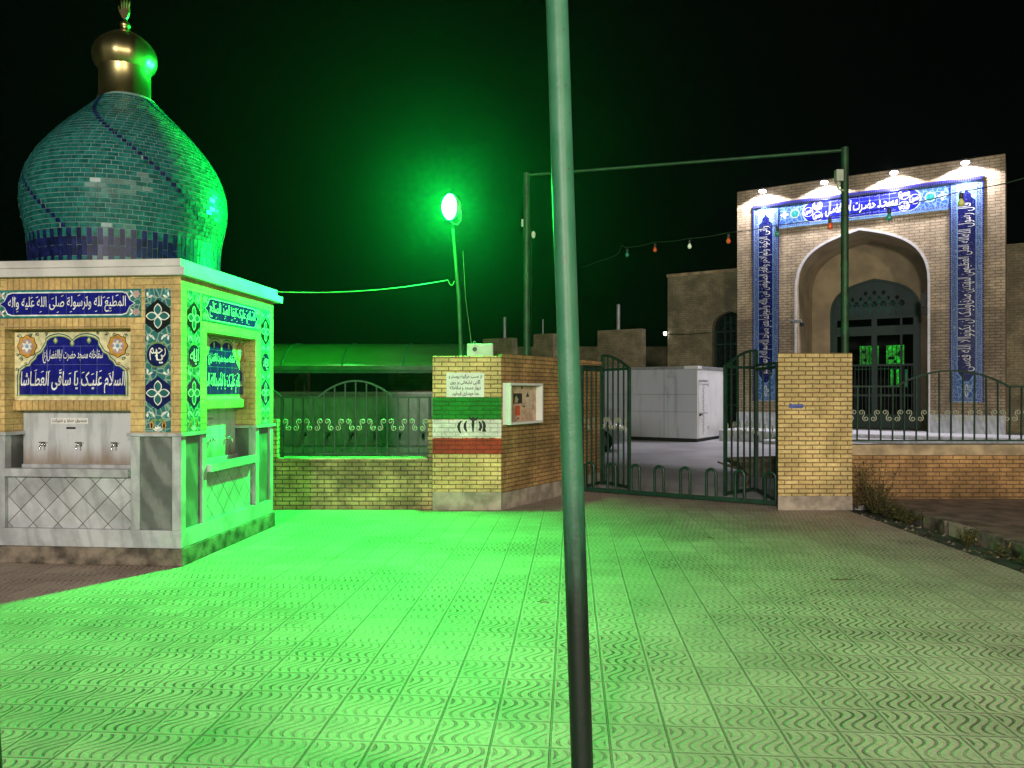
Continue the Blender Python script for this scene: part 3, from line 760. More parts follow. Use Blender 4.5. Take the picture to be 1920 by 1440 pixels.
def scroll_mesh(r=.0065):
    half_ = [(0.0, 0.0), (.006, .012), (.012, .024)]
    cx, cz, R0 = -.027, .047, .042
    for k in range(27):
        a = R(-25 + k * 18); rr = R0 - (R0 - .010) * k / 26
        half_.append((cx + rr * math.cos(a), cz + rr * math.sin(a)))
    pts = [(-x, -z) for x, z in reversed(half_[1:])] + half_
    b = MB(); b.tube([(x, 0, z) for x, z in pts], r, 'silver_paint', 5)
    return b
def railing(name, label, cat, x0, x1, y, zb, zrail, zs, arches, pitch, bar=.02, first=.0, posts=(), ends=()):
    """a run of bars with raised arches and a row of scrolls, along x at depth y"""
    f = empty(name, ((x0 + x1) / 2, y, zb)); tag(f, label, cat)
    cx = (x0 + x1) / 2
    def top(x):
        for a0, a1, za in arches:
            if a0 < x < a1:
                t = (x - a0) / (a1 - a0); return zrail + (za - zrail) * math.sin(math.pi * t) ** .8
        return zrail
    # top rail follows the arches
    xs = [x0]; x = x0
    while x < x1 - .03:
        x += .045; xs.append(min(x, x1))
    b = MB()
    pts = [(x - cx, 0, top(x) - zb) for x in xs]
    for p, q in zip(pts, pts[1:]): b.bar(p, q, .034, .026, 'dark_green_paint')
    b.build('top_rail', f)
    b = MB(); b.bar((x0 - cx, 0, .055), (x1 - cx, 0, .055), .03, .022, 'dark_green_paint'); b.build('bottom_rail', f)
    for p in posts:
        b = MB(); b.bar((p - cx, 0, 0), (p - cx, 0, top(p) - zb), .04, .04, 'dark_green_paint', (0, 1, 0)); b.build('post', f)
    xs = []; x = x0 + first
    while x < x1: xs.append(x); x += pitch
    cache = {}
    for i, x in enumerate(xs):
        jx, jt = random.uniform(-.004, .004), random.uniform(-.005, .005)
        b = MB(); b.bar((x - cx + jx, 0, .055), (x - cx + jt, 0, top(x) - zb - .005), bar, bar, 'dark_green_paint', (0, 1, 0)); b.build('bar', f)
    s1 = s2 = None
    for i, x in enumerate(xs):
        x += pitch / 2
        if x > x1 - .03: continue
        if s1 is None: o = s1 = scroll_mesh().build('scroll', f)
        else:
            o = s1.copy(); COL.objects.link(o); o.parent = f
        o.location = (x - cx, -.016, zs - zb); o.scale = (1 if i % 2 else -1, 1, 1) if pitch < .17 else ((1.15 if i % 2 else -1.15), 1, 1.0); o.rotation_euler = (0, R(random.uniform(-4, 4)), R(random.uniform(-5, 5)))
    return f
railing('wall_railing', 'green iron railing with one raised arch and pale scrolls, next to the kiosk', 'railing',
        -3.62, -1.20, 11.47, .76, 1.655, 1.247, ((-3.98, -3.44, 1.80), (-2.88, -1.78, 1.90)), .157, first=.035, posts=(-3.425, -1.225))

# ================================================================== FLAG PILLAR, SPLAYED WALL
fp = MB(); fp.box(-1.164, -.156, 11.27, 11.80, .27, 2.262, 'yellow_brick')
fp = fp.build('gate_pillar', None, .006); tag(fp, 'yellow brick pillar painted with a green, white and red flag', 'pillar')
b = MB(); b.box(-1.166, -.154, 11.266, 11.80, 0, .27, 'cement'); b.build('cement_foot', fp, .01)
def stripe(name, z0, z1, m):
    b = MB(); b.M = Matrix.Translation((0, 11.27, 0))
    n = 26; x0, x1 = -1.164, -.156
    top = [(x0 + (x1 - x0) * k / n, z1 + random.uniform(-.007, .007)) for k in range(n + 1)]; bot = [(x0 + (x1 - x0) * k / n, z0 + random.uniform(-.007, .007)) for k in range(n + 1)]
    b.prism(bot + top[::-1], -.004, 0, m); return b.build(name, fp)
ZP = lambda y: HCAM + (HOR - y) / FPX * 11.27
stripe('green_stripe', ZP(786), ZP(745), 'flag_green'); stripe('white_stripe', ZP(820.5), ZP(787), 'flag_white'); stripe('red_stripe', ZP(851), ZP(821.5), 'flag_red')
b = MB(); b.M = Matrix.Translation((0, 11.27, 0))
Q = lambda x, y: ((800 + x / 4 - 960) / FPX * 11.27, ZP(620 + y / 4))
for pts, wd in (([(262, 676), (245, 695), (239, 718), (244, 745), (256, 768)], (.010, .024, .028, .022, .012)), ([(299, 677), (288, 700), (287, 722), (292, 742), (301, 757)], (.010, .024, .028, .022, .012)),
                ([(350, 668), (347, 700), (348, 758)], (.022, .030, .012)), ([(322, 645), (327, 661), (338, 667), (349, 652), (358, 666), (372, 664), (385, 648)], (.014, .022, .026, .022, .026, .022, .010)),
                ([(393, 680), (404, 700), (407, 722), (398, 748), (388, 742)], (.012, .024, .028, .022, .012)), ([(416, 676), (428, 690), (434, 715), (428, 742), (420, 752), (440, 750), (436, 735)], (.012, .026, .028, .024, .02, .024, .01))):
    b.stroke([Q(x, y) for x, y in pts], [q * 1.55 for q in wd], .0055, 'ink')
b.build('painted_emblem', fp)
NS = px(0, 0, 11.27)
sgn = MB(); sx0, sx1, sz0, sz1 = px(837, 0, 11.26).x, px(908, 0, 11.26).x, ZP(744.5), ZP(699)
sgn.box(sx0, sx1, 11.256, 11.268, sz0, sz1, 'sign_white')
sgn = sgn.build('notice_sign', None, .002); tag(sgn, 'pale notice plate with four lines of black writing on the flag pillar', 'sign')
b = MB(); b.M = Matrix.Translation((0, 11.256, 0)); Hs = sz1 - sz0
for i, (t, a, c) in enumerate((('از نصب هرگونه پوستر و', .06, .94), ('آگهی تبلیغاتی بر روی', .10, .90), ('دیوار مسجد و سقاخانه', .09, .91), ('جداً خودداری فرمائید'.replace('ً', '').replace('ئ', 'ی'), .15, .86))):
    zc = sz1 - Hs * (.16 + .235 * i)
    b.text(t, sx0 + (sx1 - sx0) * a, sx0 + (sx1 - sx0) * c, zc - .036, zc + .036, .0015, 'ink', bold=.022)
b.build('lettering', sgn)
# splayed wall: local x along it, local -y its face
SP0, SP1 = Vector((-.156, 11.29)), Vector((1.665, 14.30))
d = SP1 - SP0; SL = d.length; SA = math.atan2(d.y, d.x)
sw = MB()
sw.slab([(0, .0), (SL, .0), (SL, .26), (.3, .26)], .25, 2.262, 'warm_brick')
sw = sw.build('splayed_wall'); sw.location = (SP0.x, SP0.y, 0); sw.rotation_euler = (0, 0, SA)
tag(sw, 'orange brick wall slanting back from the flag pillar to the gate, with the notice box on it', 'wall')
b = MB(); b.slab([(0.004, -.006), (SL, -.006), (SL, .26), (.3, .26)], 0, .25, 'cement'); b.build('cement_foot', sw)
b = MB(); b.slab([(.004, -.004), (SL, -.004), (SL, .264), (.3, .264)], 2.262, 2.30, 'warm_brick'); b.build('coping', sw)
# notice box
nb = empty('notice_board', (SP0.x, SP0.y, 0), SA); tag(nb, 'shallow white framed notice box with scraps of paper on the slanting wall', 'notice board')
u0, u1, z0, z1 = .03, 1.02, 1.252, 1.868
b = MB()
for p in ((u0, u1, z1 - .035, z1), (u0, u1, z0, z0 + .035), (u0, u0 + .035, z0 + .035, z1 - .035), (u1 - .035, u1, z0 + .035, z1 - .035)): b.box(p[0], p[1], -.14, -.002, p[2], p[3], 'white_paint')
b.build('frame', nb, .004)
b = MB(); b.box(u0 + .035, u1 - .035, -.03, -.004, z0 + .035, z1 - .035, 'board_back'); b.build('back_panel', nb)
W_, H_ = u1 - u0 - .07, z1 - z0 - .07
def paper(name, x0, x1, y0, y1, m, t=.002):
    b = MB(); b.box(u0 + .035 + x0 * W_, u0 + .035 + x1 * W_, -.031 - t, -.031, z0 + .035 + y0 * H_, z0 + .035 + y1 * H_, m); return b.build(name, nb)
pp = paper('photo_sheet', .24, .52, .50, .78, 'ink'); b = MB(); b.M = Matrix.Translation((0, -.033, 0)); b.art([(u0 + .035 + x * W_, z0 + .035 + y * H_) for x, y in ((.27, .52), (.37, .52), (.40, .62), (.33, .72), (.29, .66))], .001, 'cap_stone'); b.build('picture', pp)
paper('red_leaflet', .30, .45, .17, .44, 'red_paper'); lf = paper('pale_leaflet', .62, .86, .36, .88, 'paper')
b = MB(); b.M = Matrix.Translation((0, -.033, 0)); b.art([(u0 + .035 + x * W_, z0 + .035 + y * H_) for x, y in ((.64, .68), (.76, .68), (.72, .76), (.70, .82), (.68, .76))], .001, 'ink'); b.build('picture', lf)
for x0, x1, y0, y1, m in ((.10, .17, .90, .97, 'ink'), (.50, .54, .90, .98, 'ink'), (.36, .43, .06, .11, 'rust_metal'), (.55, .62, .40, .43, 'ink'), (.02, .09, .76, .80, 'rust_metal'), (.88, .90, .3, .45, 'rust_metal'), (.30, .33, .03, .06, 'rust_metal')):
    paper('paper_scrap', x0, x1, y0, y1, m, .0015)

# junction box on the pillar
b = MB(); p = px(900, 664, 11.55); b.box(p.x - .19, p.x + .20, 11.45, 11.62, 2.262, 2.455, 'box_white')
jb = b.build('junction_box', None, .012); tag(jb, 'pale electrical box standing on top of the flag pillar', 'electrical box')
b = MB(); b.lathe([(.034, 0), (.034, -.006), (.028, -.008)], 'black', 16, (p.x - .075, 11.449, 2.37), axis='y'); b.build('black_knockout', jb)
b = MB(); b.tube([(p.x - .11, 11.53, 2.455), (p.x - .08, 11.53, 2.50), (p.x - .05, 11.53, 2.455)], .006, 'grey_metal', 6); b.build('wire_loop', jb)
# ================================================================== GREEN FLOODLIGHT ON ITS POLE
LZ = HCAM + (HOR - 388) / FPX * 11.40
lp = empty('flood_lamp_post', (-.76, 11.52, 2.262)); tag(lp, 'slim leaning pole with a round green floodlight glowing above the flag pillar', 'lamp post')
LC = Vector((-.905 + .76, 11.40 - 11.52, LZ - 2.262))                  # lamp centre in the post's space
b = MB(); b.tube([(0, 0, 0), (-.035, -.03, .9), (LC.x + .02, LC.y + .10, LC.z - .30)], [.034, .030, .022], 'gantry_green', 10); b.build('pole', lp)
b = MB(); b.box(-.08, .08, -.06, .08, 0, .012, 'rust_metal'); b.build('base_plate', lp)
aim = Matrix.Scale(.86, 4) @ Matrix.Rotation(R(-LAMP_AZ), 4, 'Z') @ Matrix.Rotation(R(LAMP_TILT), 4, 'X')     # lamp looks along local -y
b = MB(); b.M = Matrix.Translation(LC) @ aim
b.lathe([(.08, .14), (.15, .11), (.20, .05), (.225, 0.0), (.225, -.035), (.213, -.035), (.205, .0), (.19, .03)], 'grey_metal', 32, axis='y')
b.tube([(.235, 0, 0), (.24, .04, -.12), (.12, .09, -.26), (0, .1, -.30), (-.12, .09, -.26), (-.24, .04, -.12), (-.235, 0, 0)], .012, 'grey_metal', 6)
head = b.build('lamp_head', lp)
b = MB(); b.M = Matrix.Translation(LC) @ aim
b.lathe([(.20, -.012), (.185, -.05), (.155, -.08), (.115, -.102), (.06, -.118), (.004, -.122)], 'green_lens', 28, axis='y')
b.build('lens', head)

# cables from the lamp pole
def cable(name, label, pts, r, m, sag=0, n=18):
    b = MB(); P = [Vector(p) for p in pts]; out = []
    for p, q in zip(P, P[1:]):
        for k in range(n): t = k / n; out.append(p.lerp(q, t) - Vector((0, 0, sag * 4 * t * (1 - t))))
    out.append(P[-1]); b.tube(out, r, m, 5)
    o = b.build(name); tag(o, label, 'cable'); return o
cable('power_cable', 'thin cable strung from the kiosk roof to the green lamp pole', [(-3.05, 9.95, 3.03), px(840, 525, 11.5), px(852, 527, 11.5)], .007, 'cable_pale', .07)
cable('slack_cable', 'loose wire hanging beside the green lamp pole onto the junction box', [px(868, 470, 11.55), px(873, 560, 11.56), px(884, 644, 11.57)], .004, 'cable_pale', .0, 6)

# ================================================================== GREEN PIPE GANTRY OVER THE GATE
GZ = 5.56
ga = Vector((.255, 13.45, 0)); gb = Vector((5.21, 12.05, 0))
gy = empty('pipe_gantry', ga); tag(gy, 'tall green pipe frame of two posts and a crossbar spanning the gate', 'gantry')
for nm, p in (('post', Vector((0, 0, 0))), ('post', gb - ga)):
    b = MB(); b.tube([p, p + Vector((0, 0, GZ))], .058, 'gantry_green', 14)
    for z in (1.6, 3.7): b.tube([p + Vector((0, 0, z)), p + Vector((0, 0, z + .05))], .064, 'gantry_green', 14)
    b.build(nm, gy)
b = MB(); b.tube([Vector((0, 0, GZ - .04)), gb - ga + Vector((0, 0, GZ - .04))], .027, 'gantry_green', 10); b.build('crossbar', gy)
p = gb - ga
b = MB(); b.box(p.x - .16, p.x - .05, p.y - .08, p.y + .02, 5.02, 5.20, 'box_white'); b.tube([(p.x - .12, p.y - .03, 5.02), (p.x - .11, p.y - .03, 4.9), (p.x - .03, p.y - .03, 4.88)], .02, 'silver_paint', 8); b.build('bracket_box', gy, .006)
b = MB(); b.tube([(-.075, 0, 4.62), (-.075, 0, 4.75)], .018, 'bulb_white', 8); b.bar((-.075, 0, 4.68), (0, 0, 4.68), .012, .012, 'gantry_green'); b.build('cable_insulator', gy)
b = MB(); b.lathe([(.015, 4.42), (.035, 4.45), (.04, 4.50), (.015, 4.54)], 'bulb_white', 10, (.12, 0, 0)); b.bar((.05, 0, 4.53), (.12, 0, 4.53), .012, .012, 'gantry_green'); b.build('bulb_bracket', gy)
cable('guy_wire', 'thin wire running down along the left post of the green gantry', [(ga.x + .075, ga.y, 4.6), (ga.x + .085, ga.y - .01, 3.4), (ga.x + .07, ga.y, 2.2)], .005, 'cable', 0, 6)

# ================================================================== RIGHT PILLAR, WALL, RAILING
rp = MB(); rp.slab([(3.895, 11.27), (4.985, 11.27), (4.985, 11.84), (4.13, 11.84)], .21, 2.305, 'yellow_brick'); rp = rp.build('gate_pillar', None, .006)
tag(rp, 'plain yellow brick pillar right of the gate with a scrap of blue label', 'pillar')
b = MB(); b.slab([(3.892, 11.267), (4.988, 11.267), (4.988, 11.84), (4.127, 11.84)], 0, .21, 'cement'); b.build('cement_foot', rp, .008)
lx0, lx1 = px(1479, 0, 11.27).x, px(1507, 0, 11.27).x
b = MB(); b.M = Matrix.Translation((0, 11.27, 0)); b.prism([(lx0, 1.50), (lx1 - .02, 1.495), (lx1, 1.525), (lx1 - .01, 1.56), (lx0 + .05, 1.555), (lx0 + .01, 1.575)], -.003, 0, 'blue_label'); b.build('torn_label', rp)

rw = MB(); rw.box(4.985, 13.0, 11.80, 12.06, .0, .765, 'warm_brick')
rw = rw.build('boundary_wall'); tag(rw, 'low orange brick wall under the railing on the right, beyond the weeds', 'wall')
b = MB(); b.box(5.055, 13.0, 11.785, 12.08, .765, .925, 'cap_stone'); b.build('coping', rw, .006)
b = MB(); b.box(4.987, 5.055, 11.52, 12.06, 0, 1.475, 'warm_brick'); b.build('end_pier', rw, .004)
railing('wall_railing', 'green iron railing with a broad arch and pale scrolls above the orange brick wall', 'railing',
        5.06, 12.9, 11.95, .925, 1.82, 1.368, ((5.97, 7.70, 2.065), (8.9, 10.6, 2.065)), .182, first=.12, posts=(5.07,))

# ================================================================== GATE
def along(a, b_, t): return a.lerp(b_, t)
def leaf(name, label, hinge, free, ztop_h, ztop_f, zrail, nb_, zs, arch_up=True, group=None):
    """gate leaf standing between two points of the ground"""
    d = free - hinge; L = d.length; ang = math.atan2(d.y, d.x)
    f = empty(name, hinge, ang); tag(f, label, 'gate leaf' if 'leaf' in name else 'screen', group)
    top = lambda t: ztop_f + (ztop_h - ztop_f) * math.cos(t * math.pi / 2) ** 1.0
    b = MB(); b.bar((0, 0, .02), (0, 0, top(0)), .055, .055, 'dark_green_paint', (0, 1, 0)); b.build('hinge_post', f)
    b = MB(); b.bar((L, 0, .02), (L, 0, top(1) + .01), .05, .05, 'dark_green_paint', (0, 1, 0)); b.build('closing_stile', f)
    b = MB()
    P = [(L * k / 12, 0, top(k / 12)) for k in range(13)]
    for p, q in zip(P, P[1:]): b.bar(p, q, .04, .035, 'dark_green_paint')
    b.build('top_rail', f)
    b = MB(); b.bar((0, 0, zrail), (L, 0, zrail), .035, .045, 'dark_green_paint'); b.build('cross_rail', f)
    b = MB(); b.bar((0, 0, .06), (L, 0, .06), .035, .05, 'dark_green_paint'); b.build('bottom_rail', f)
    for k in range(1, nb_ + 1):
        x = L * k / (nb_ + 1)
        b = MB(); b.bar((x, 0, .06), (x, 0, top(x / L)), .024, .024, 'dark_green_paint', (0, 1, 0)); b.build('bar', f)
    s1 = None
    for k in range(nb_ + 1):
        x = L * (k + .5) / (nb_ + 1)
        if s1 is None: o = s1 = scroll_mesh(.0075).build('scroll', f)
        else: o = s1.copy(); COL.objects.link(o); o.parent = f
        o.location = (x, -.02, zs); o.scale = (1.25 if k % 2 else -1.25, 1, 1.3); o.rotation_euler = (0, R(random.uniform(-5, 5)), R(random.uniform(-6, 6)))
    return f
HLp, FLp, WLp = Vector((1.69, 14.33, 0)), Vector((2.055, 13.50, 0)), Vector((1.225, 13.52, 0))
HRp, FRp, WRp = Vector((4.215, 13.30, 0)), Vector((3.52, 12.70, 0)), Vector((4.07, 11.80, 0))
gl = leaf('gate_leaf', 'left iron gate leaf standing ajar beside the slanting orange wall', HLp, FLp, 2.41, 2.155, 2.14, 4, 1.16, group='leaves of the iron gate')
gr = leaf('gate_leaf', 'right iron gate leaf standing ajar in front of the wheelbarrow', HRp, FRp, 2.45, 2.16, 2.15, 4, 1.12, group='leaves of the iron gate')
fl = leaf('iron_screen', 'narrow fixed iron screen folded against the slanting orange wall', HLp + Vector((-.05, -.09, 0)), WLp, 2.20, 2.19, 2.14, 3, 1.16, group='fixed side panels of the gate')
fr = leaf('iron_screen', 'narrow fixed iron screen between the right leaf and the plain pillar', HRp + Vector((-.008, -.06, 0)), WRp, 2.19, 2.18, 2.12, 2, 1.10, group='fixed side panels of the gate')
# hooped threshold barrier
BA, BB = Vector((1.235, 13.38, 0)), Vector((4.01, 11.66, 0))
hb = empty('hoop_barrier', BA, math.atan2((BB - BA).y, (BB - BA).x)); tag(hb, 'low green barrier of pipe hoops on a rail across the gateway', 'barrier')
BL = (BB - BA).length
b = MB(); b.box(0, BL, -.035, .035, .02, .085, 'green_paint'); b.build('base_rail', hb, .004)
def hoop_x(xp):                                     # where the sight line of a photo column meets the barrier
    k = (xp - 960) / FPX; dd = BB - BA
    t = (k * BA.y - BA.x) / (dd.x - k * dd.y); return t * BL
first = None
for xl, xr in ((1095, 1116), (1137, 1157), (1181, 1202), (1225, 1247), (1273, 1296), (1322, 1345), (1376, 1398), (1432, 1457)):
    a, c = hoop_x(xl + 2.5), hoop_x(xr - 2.5); a = max(a, .03); r = (c - a) / 2; hgt = .51
    b = MB(); P = [(a, 0, .08), (a, 0, hgt - r)] + [(a + r - r * math.cos(R(t)), 0, hgt - r + r * math.sin(R(t))) for t in range(20, 180, 20)] + [(c, 0, hgt - r), (c, 0, .08)]
    b.tube(P, .024, 'green_paint', 8); b.build('hoop', hb)

# ================================================================== WHEELBARROW IN THE GATEWAY
wb = empty('wheelbarrow', (4.52, 14.0, 0), R(4)); tag(wb, 'muddy grey brown wheelbarrow parked behind the right gate leaf', 'wheelbarrow')
b = MB()
o_ = [(-.56, -.34, .50), (.58, -.30, .53), (.58, .30, .53), (-.56, .34, .50)]; i_ = [(-.26, -.20, .22), (.28, -.19, .20), (.28, .19, .20), (-.26, .20, .22)]
b.raw(o_ + i_, [(0, 1, 5, 4), (1, 2, 6, 5), (2, 3, 7, 6), (3, 0, 4, 7), (4, 5, 6, 7)], 'tray_metal')
for p, q in zip(o_, o_[1:] + o_[:1]): b.tube([p, q], .016, 'tray_metal', 8)
tray = b.build('tray', wb); s_ = tray.modifiers.new('thick', 'SOLIDIFY'); s_.thickness = .006
for sy in (-1, 1):
    b = MB(); b.tube([(-.70, sy * .28, .44), (-.50, sy * .24, .36), (.10, sy * .17, .19), (.50, sy * .06, .19)], .017, 'rust_metal', 8); b.build('handle', wb)
    b = MB(); b.tube([(-.30, sy * .2, .28), (-.36, sy * .22, .0), (-.16, sy * .22, .0), (-.10, sy * .19, .22)], .014, 'rust_metal', 8); b.build('leg', wb)
b = MB(); b.lathe([(.08, -.03), (.17, -.045), (.19, -.02), (.19, .02), (.17, .045), (.08, .03)], 'black_rubber', 24, (.50, 0, .19), axis='y'); wh = b.build('wheel', wb)
b = MB(); b.lathe([(.03, -.05), (.085, -.025), (.085, .025), (.03, .05)], 'grey_metal', 16, (.50, 0, .19), axis='y'); b.build('rim', wh)

# ================================================================== MOSQUE PORTAL
U = Vector((.834, -.551, 0)).normalized(); FA = math.atan2(U.y, U.x); NV = Vector((U.y, -U.x, 0))   # NV: out of the facade
F0 = Vector((8.34, 28.5, 0))
def fac(u, back, z=0): return F0 + U * u - NV * back + Vector((0, 0, z))
WP, ZB, ZT = 8.36, .39, 9.12
mp = MB()
op = arch(2.13, 6.23, 5.35, 7.22)
outer = [(0, ZB), (0, ZT), (WP, ZT), (WP, ZB), (6.23, ZB)] + [(x, z) for x, z in reversed(op)] + [(2.13, ZB)]
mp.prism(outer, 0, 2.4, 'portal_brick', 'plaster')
port = mp.build('mosque_portal'); port.location = F0; port.rotation_euler = (0, 0, FA)
tag(port, 'tall beige brick mosque portal with a pointed arch and blue inscription tiles', 'mosque')
b = MB(); b.M = Matrix.Translation((0, 0, 0)); ip = arch(2.78, 5.80, 4.62, 5.86)
b.prism([(0, ZB), (0, ZT - .1), (WP, ZT - .1), (WP, ZB), (5.80, ZB)] + list(reversed(ip)) + [(2.78, ZB)], 2.404, 3.0, 'plaster'); b.build('porch_wall', port)
# stone edging of the arch
b = MB(); oo = [(2.13 - .075, ZB)] + arch(2.13 - .075, 6.23 + .075, 5.35, 7.30) + [(6.23 + .075, ZB)]; ii = [(2.13, ZB)] + op + [(6.23, ZB)]
for k in range(len(oo) - 1): b.prism([oo[k], oo[k + 1], ii[k + 1], ii[k]], -.03, .03, 'white_stone')
b.build('arch_edging', port)
for x0, x1 in ((0, 2.05), (6.31, WP)):
    b = MB(); b.box(x0 - (.01 if x0 == 0 else 0), x1 + (.01 if x1 == WP else 0), -.03, 0, ZB, .98, 'grey_marble'); b.build('marble_dado', port)
def column_art(u0, words, flip):
    b = MB(); u1 = u0 + .85; z0, z1 = 1.40, 8.41
    b.box(u0, u1, -.028, 0, z0, z1, 'sky_blue'); b.M = Matrix.Translation((0, -.028, 0))
    b.rect(u0 + .02, u1 - .02, z0 + .02, z1 - .02, .002, 'border_floral')
    b.rect(u0 + .15, u1 - .15, z0 + .1, z1 - .1, .004, 'blue_floral')
    b.rect(u0 + .15, u1 - .15, z1 - .95, z1 - .06, .005, 'pale_floral')
    uc = (u0 + u1) / 2
    f = [(uc - .245, 2.35), (uc - .06, 2.05), (uc + .06, 2.05), (uc + .245, 2.35), (uc + .245, z1 - .62), (uc + .13, z1 - .52), (uc + .12, z1 - .40), (uc + .05, z1 - .34), (uc, z1 - .24), (uc - .05, z1 - .34), (uc - .12, z1 - .40), (uc - .13, z1 - .52), (uc - .245, z1 - .62)]
    g = [(uc + (x - uc) * 1.09, z + (.03 if z > 5 else -.03)) for x, z in f]
    b.art(g, .006, 'sky_blue'); b.art(f, .008, 'navy_floral')
    zz = 2.38; nn = len(words); step = (z1 - .68 - zz) / nn
    for k, w in enumerate(words):
        a = zz + step * k; c = a + step * .99
        b.text(w, uc - .235, uc + .225, a, c, .010, 'glaze_white', up=True, bold=-.006)
        for a in range(4): b.petal(uc, 1.76, a * math.pi / 2, .22 if a % 2 else .13, .11, .010, 'glaze_white'); b.petal(uc, 1.76, a * math.pi / 2, .15 if a % 2 else .09, .05, .011, 'sky_blue')
    return b.build('inscription_column', port)
V1 = ('بسم الله الرحمن الرحیم', 'انما یعمر مساجد الله', 'من امن بالله والیوم', 'الاخر واقام الصلوة', 'واتی الزکوة ولم')
V2 = ('الا الله فعسی', 'اولیک ان یکونوا', 'من المهتدین صدق', 'الله العلی العظیم', 'قال رسول الله')
column_art(.62, V1, False); column_art(6.90, V2, True)
b = MB(); z0, z1 = 7.62, 8.41
b.box(1.47, 6.90, -.026, 0, z0, z1, 'sky_blue'); b.M = Matrix.Translation((0, -.026, 0))
b.rect(1.49, 6.88, z0 + .02, z1 - .02, .002, 'blue_floral'); b.rect(1.49, 6.88, z0 + .015, z0 + .09, .003, 'border_floral')
zc = (z0 + z1) / 2 + .03
def pill(x0, x1, r): return [(x0 + r - r * math.sin(R(t)) , zc - r * math.cos(R(t))) for t in range(0, 181, 15)] + [(x1 - r + r * math.sin(R(t)), zc + r * math.cos(R(t))) for t in range(0, 181, 15)]
b.art(pill(2.31, 6.06, .375), .004, 'sage'); b.art(pill(2.35, 6.02, .35), .006, 'cobalt')
for k in range(1, 12): b.rect(2.35 + k * .306 - .005, 2.35 + k * .306 + .005, zc - .34 if 1 < k < 11 else zc - .2, zc + .34 if 1 < k < 11 else zc + .2, .007, 'grid_blue')
for zz in (zc - .12, zc + .13): b.rect(2.42, 5.95, zz - .005, zz + .005, .007, 'grid_blue')
for cx, cz in ((2.52, 0), (2.83, .19), (2.83, -.19), (5.86, 0), (5.55, .19), (5.55, -.19)):
    b.disc(cx, zc + cz, .165, .008, 'glaze_white', 20); b.disc(cx, zc + cz, .15, .009, 'cobalt', 20)
    b.text(('الله', 'محمد', 'علی', 'فاطمة', 'حسن', 'حسین')[int(abs(cx * 7 + cz * 11)) % 6], cx - .125, cx + .125, zc + cz - .11, zc + cz + .11, .010, 'glaze_white', bold=.03)
b.text('مسجـد حضـرت اباالفضـل', 3.10, 5.36, zc - .25, zc + .23, .010, 'glaze_white', bold=.012, shear=.02)
b.text('اللهم صل علی محمد وال محمد وعجل فرجهم', 3.2, 5.3, zc + .23, zc + .32, .010, 'grid_blue', bold=.01)
b.text('وان المساجد لله فلا تدعوا مع الله احدا', 3.2, 5.3, zc - .33, zc - .23, .010, 'grid_blue', bold=.01)
for sx in (-1, 1):
    cx = 4.185 + sx * 2.12; b.disc(cx, zc, .16, .006, 'sage', 20); b.disc(cx, zc, .125, .007, 'teal', 20)
    for a in range(4): b.petal(4.185 + sx * 2.47, zc, a * math.pi / 2, .15, .09, .006, 'glaze_white'); b.petal(4.185 + sx * 2.47, zc, a * math.pi / 2, .09, .045, .007, 'sky_blue')
b.build('name_band', port)
# twisted tile moulding, as small teeth, round the tiled bands
b = MB()
n = 112
for k in range(n): x = .60 + k * (7.77 - .60) / n; b.box(x, x + .042, -.075, 0, 8.412, 8.485, 'violet_navy')
b.box(.58, 7.79, -.055, 0, 8.485, 8.52, 'violet_navy')
for u in (.575, 1.472, 6.855, 7.752):
    for k in range(104): z = 1.39 + k * .0675; b.box(u, u + .04, -.05, 0, z, z + .04, 'navy')
for k in range(70): x = 1.53 + k * 5.3 / 70; b.box(x, x + .045, -.05, 0, 7.575, 7.615, 'sky_blue')
b.build('tile_moulding', port)
# the door
dr = MB(); fr_ = [(2.78, ZB)] + ip + [(5.80, ZB)]; inn = [(2.86, ZB)] + arch(2.86, 5.72, 4.60, 5.78) + [(5.72, ZB)]
for k in range(len(fr_) - 1): dr.prism([fr_[k], fr_[k + 1], inn[k + 1], inn[k]], 2.38, 2.52, 'door_paint')
dr.box(2.86, 5.72, 2.40, 2.50, 4.38, 4.50, 'door_paint')
for x, w in ((2.86, .16), (4.20, .18), (5.56, .16), (3.35, .07), (5.14, .07)): dr.box(x, x + w, 2.41, 2.49, ZB, 4.38, 'door_paint')
for z, w in ((ZB, .5), (1.55, .08), (2.66, .07), (3.78, .34)): dr.box(2.86, 5.72, 2.42, 2.48, z, z + w, 'door_paint')
for k in range(22): x = 3.0 + k * .125; dr.box(x, x + .02, 2.43, 2.45, .9, 2.66, 'door_paint')
door = dr.build('door', port)
b = MB(); lat = [(2.86, 4.50)] + arch(2.86, 5.72, 4.60, 5.78) + [(5.72, 4.50)]
b.prism(lat, 2.46, 2.48, 'lattice_paint'); b.M = Matrix.Translation((0, 2.46, 0))
def inside(x, z): 
    t = abs(x - 4.29) / 1.43
    return t < 1 and z < 4.60 + 1.18 * (1 - t ** 1.7) - .14
for row in range(4):
    zc_ = 4.92 + row * .21
    for k in range(-5, 6):
        x = 4.29 + (k + (.5 if row % 2 else 0)) * .30
        if inside(x, zc_ + .10) and abs(x - 4.29) < 1.3:
            s = .11 if row == 0 else .075
            b.art([(x, zc_ - s * 1.3), (x + s, zc_), (x + s * .5, zc_ + s * .9), (x, zc_ + s * 1.1), (x - s * .5, zc_ + s * .9), (x - s, zc_)], .003, 'glaze_black')
            b.stroke([(x - .15, 4.52 + row * .21), (x - .12, 4.72 + row * .21), (x, 4.86 + row * .21 - .06), (x + .12, 4.72 + row * .21), (x + .15, 4.52 + row * .21)], .022, .004, 'teal_dark')
b.build('door_lattice', door)
